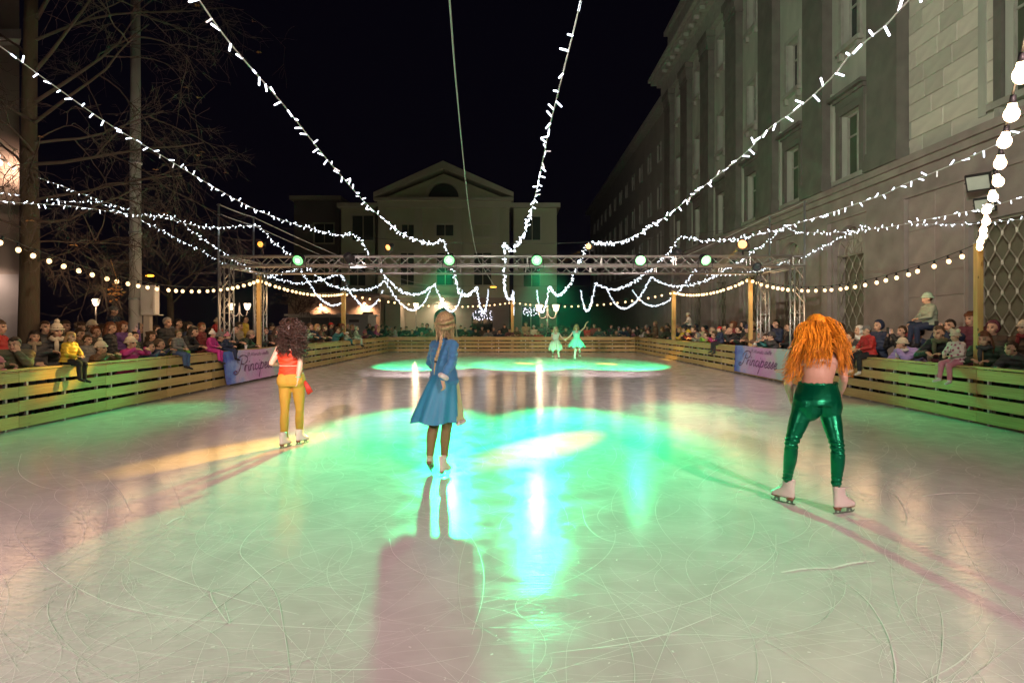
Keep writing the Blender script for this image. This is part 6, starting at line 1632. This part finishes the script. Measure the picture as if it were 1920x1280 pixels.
# --- red top, mustard trousers
B1 = V((-2.83, 8.05, 0)); Y1 = 8.05
J = dict(pel=W(546,704,Y1), chest=W(543,668,Y1+.02), neck=W(545,642,Y1+.04), head=W(547,620,Y1+.07), hf=(.1,1,-.12), f=(-.1,1,0),
    shL=W(525,650,Y1+.02), shR=W(563,650,Y1), elL=W(509,681,Y1-.02), elR=W(563,680,Y1-.06), wrL=W(529,684,Y1+.24), wrR=W(559,708,Y1-.10), hL=(.7,.6,.2), hR=(-.05,.1,-1), nL=(0,-.2,1), nR=(-1,.3,0),
    hipL=W(535,714,Y1), hipR=W(559,714,Y1), knL=W(534,770,Y1-.05), knR=W(562,768,Y1+.03), anL=W(533,822,Y1), anR=W(562,817,Y1+.22), tL=(.3,1,0), tR=(.4,1,0), curl=.7)
s1 = figure('skater with big dark curly hair, red orange top and mustard trousers', B1, J, .0105)
RED = mat('red_orange_cloth', (.68, .055, .015), .6, var=.18, scale=6, bump=.5, bscale=16, stretch=(.6,.6,2.5)); MUS = mat('mustard_cloth', (.40, .24, .03), .75, var=.12, scale=6, bump=.3, bscale=40)
mb = MB(); Rv = J['M'].col[0]; Fv = J['M'].col[1]; a, b_ = J['pel'], J['chest']
mb.loft([(a.lerp(b_, t), Rv, Fv, rx, ry) for t, rx, ry in ((.05,.160,.118),(.25,.150,.110),(.50,.134,.100),(.55,.128,.096),(.60,.134,.100),(.85,.150,.108),(1.1,.158,.110),(1.35,.150,.09))], 28)
me = clean_mesh(mb, 'top', RED, .008, 2)
for v_ in me.vertices: v_.co += v_.normal*.004*math.sin(v_.co.z*130+5*noise.noise(v_.co*8))
link('top', me, s1)
mb = MB(); c = a.lerp(b_, .53); mb.tube([c+Rv*.140*math.cos(t*math.pi/16)+Fv*.106*math.sin(t*math.pi/16) for t in range(33)], .007, 6); mb.build('waist_cord', mat('pale_cord', (.6,.35,.25), .7), s1, True)
mb = MB(); mb.loft([(a.lerp(b_, t), Rv, Fv, rx, ry) for t, rx, ry in ((-.55,.15,.10),(-.35,.176,.122),(-.1,.172,.124),(.12,.158,.116))], 24)
for q in (-1, 1): mb.ell(a+Rv*q*.08-Fv*.055-V((0,0,.06)), .092, .082, .10)
for s in 'LR': limbs_leg(mb, J, s, (.092,.074,.052,.054,.043), .002, 1.0)
for s in 'LR': mb.cap(J['kn'+s].lerp(J['an'+s], .8), J['an'+s]+V((0,-.005,.02)), .045, .056, 12)
link('trousers', clean_mesh(mb, 'trousers', MUS, .009, 3), s1)
mb = MB(); p0 = W(571,714,Y1-.02)-B1; p1 = W(582,737,Y1-.03)-B1; mb.loft([(p0, (.8,.1,.5), (0,1,0), .016, .008), (p0.lerp(p1,.5), (.8,.1,.5), (0,1,0), .038, .008), (p1, (.8,.1,.5), (0,1,0), .042, .007)], 12); mb.build('sash_end', mat('red_sash', (.36,.02,.012), .6, var=.15, bump=.3), s1, True)
mb = MB(); c = J['wrR']; mb.tube([c+V((.027*math.cos(t*math.pi/8), .027*math.sin(t*math.pi/8), .012)) for t in range(17)], .006, 6); mb.build('bracelet', mat('green_bangle', (.1,.6,.3), .3), s1, True)
DH = hairmat('dark_curls', (.030, .014, .008), .5); h1 = headshell(J, s1, DH, 1.3, seed=4, front=.08, low=-.14, amp=.014)
def t1(rr, d):
    sx = rr.uniform(-1, 1); sx = sx if d.x*sx > -.05 else -sx
    return W(547+sx*rr.uniform(20, 34)+(4 if sx > 0 else 0), 650+rr.uniform(-22, 22)+(6 if sx > 0 else 2), Y1-.12+rr.uniform(-.06,.12))-B1
mb = MB(); strands(mb, J, 260, (math.pi*.8, math.pi*2.2), t1, 9, .0075, .01, curl=.075, bulge=.07, outv=(0,-1,0)); mb.build('curls', DH, h1, True)
skate(s1, B1, icept(536, 839), (.42, .9, 0), (0,0,1), .84, .24, laces=False); skate(s1, B1, icept(567, 832), (.55, .83, 0), (0,0,1), .84, .24, laces=False)

# --- two dancers at the far end, facing the camera
def dancer(label, B, J, cols, skirt, hairc):
    o = figure(label, B, J, .013, fem=.95)
    cb, cs = cols
    mb = MB(); torso(mb, J, .008, low=True, top=False); link('bodice', clean_mesh(mb, 'bodice', cb, .013, 2), o)
    mb = MB(); n = 60; rows = 8; w0 = J['pel']+V((0,0,.10)); hx, hz, puffy = skirt
    for layer in range(2):
        vs = []
        for j in range(rows+1):
            t = j/rows; rr_ = .12+(hx-layer*.03-.12)*(math.sin(t*math.pi/2*.95) if puffy else t**.75); z = w0.z-(hz-layer*.03)*(t**1.25 if puffy else t)
            for i in range(n): a = 2*math.pi*i/n; k = 1+(.03+.08*t)*math.sin(a*(11+layer*4)); vs.append(V((w0.x+rr_*k*math.cos(a), w0.y+rr_*k*math.sin(a), z+.03*t*math.sin(a*7+layer))))
        mb.add(vs, [(j*n+i, (j+1)*n+i, (j+1)*n+(i+1) % n, j*n+(i+1) % n) for j in range(rows) for i in range(n)])
    mb.build('skirt', cs, o, True)
    mb = MB()
    for s in 'LR': limbs_leg(mb, J, s, (.088,.076,.053,.052,.038), .002, .97)
    link('tights', clean_mesh(mb, 'tights', mat('pale_tights', (.55, .48, .42), .6), .013, 2), o)
    h = headshell(J, o, hairc, 1.14, seed=3); m = MB()
    strands(m, J, 60, (math.pi*.9, math.pi*2.1), lambda r_, d: J['head']+V((d.x*.13, .08, -.17-.08*r_.random())), 3, .012, .01, bulge=.02, outv=(0,.5,0)); m.build('locks', hairc, h, True)
    return o
PGR = mat('pale_green_tulle', (.50, .66, .52), .8, var=.1, bump=.4); AQ = mat('aqua_satin', (.22, .62, .48), .45, var=.15, bump=.4, scale=5)
BD = V(((1080-960)/F*28.4, 28.4, 0)); y = 28.4
J = dict(pel=W(1081,637,y), chest=W(1081,626.5,y), neck=W(1081,619.5,y), head=W(1081,613.2,y-.02), hf=(-.1,-1,-.05), f=(0,-1,0), shR=W(1074.5,621.8,y), shL=W(1087.5,621.5,y), elR=W(1069,630,y-.05), elL=W(1096,614,y), wrR=W(1063,635,y-.15), wrL=W(1099,605.5,y-.05),
    hR=(-.8,-.3,-.3), hL=(.7,-.1,.5), nL=(0,-1,0), nR=(0,-1,0), hipR=W(1078,640,y), hipL=W(1084,640,y), knR=W(1079,656,y-.05), knL=W(1086.5,655,y-.12), anR=W(1077.3,670.5,y+.0), anL=W(1087,661,y+.30), curl=.3)
d1 = dancer('far dancer in aqua dress with one arm raised, standing on one leg', BD, J, (AQ, AQ), (.38, .42, False), hairmat('light_hair', (.55, .35, .15)))
skate(d1, BD, icept(1077.5, 675), (.1,-1,0), (0,0,1), .98, .25, laces=False); skate(d1, BD, W(1087.5,667,y+.35), (.0,-.3,-1), (0,1,-.3), .98, .25, laces=False)
BE = V(((1042-960)/F*29.6, 29.6, 0)); y = 29.6
J = dict(pel=W(1041.5,640,y), chest=W(1042,630,y), neck=W(1042,623,y), head=W(1042,616.8,y-.02), hf=(.1,-1,-.05), f=(0,-1,0), shR=W(1036,625.5,y), shL=W(1048,625.5,y), elR=W(1034.5,633,y-.1), elL=W(1052.5,631.5,y-.05), wrR=W(1037,638,y-.28), wrL=W(1058,636.5,y-.1),
    hR=(.3,-.8,-.3), hL=(.7,-.3,-.4), nL=(0,-1,0), nR=(0,-1,0), hipR=W(1038.5,643,y), hipL=W(1044.5,643,y), knR=W(1037,655,y-.12), knL=W(1046.5,656,y-.03), anR=W(1036.5,662,y+.28), anL=W(1048,667.5,y), curl=.3)
d2 = dancer('far dancer in a pale green tulle tutu, beside the aqua one', BE, J, (PGR, PGR), (.32, .50, True), hairmat('pale_hair', (.60, .50, .28)))
skate(d2, BE, icept(1048, 672.4), (.2,-1,0), (0,0,1), .98, .25, laces=False); skate(d2, BE, W(1037,668,y+.32), (.0,-.4,-1), (0,1,-.4), .98, .25, laces=False)
# paper cup on the fence rail
cu = MB(); cu.tube([(0,0,0),(0,0,.11)], [.028,.040], 14); cu.tube([(0,0,.108),(0,0,.114)], [.043,.043], 14)
tag(cu.build('paper_cup', mat('white_paper', (.75,.74,.72), .6, bump=0), loc=(-7.4, 7.4*F/(960-461), .908)), 'white paper cup standing on the rail above the left banner', 'cup')

# ------------------------------------------------------------------ thin haze volume, added for a soft glow round the lamps
hm = bpy.data.materials.new('haze'); hm.use_nodes = True; nt = hm.node_tree; nt.nodes.remove(nt.nodes['Principled BSDF'])
pv = nt.nodes.new('ShaderNodeVolumePrincipled'); pv.inputs['Density'].default_value = HZ; pv.inputs['Anisotropy'].default_value = .75; pv.inputs['Color'].default_value = (.9, .93, 1, 1)
nt.links.new(pv.outputs[0], nt.nodes['Material Output'].inputs['Volume'])
g = MB(); g.box(-131, 131, -41, 261, -2, 25); tag(g.build('haze', hm), kind='stuff')
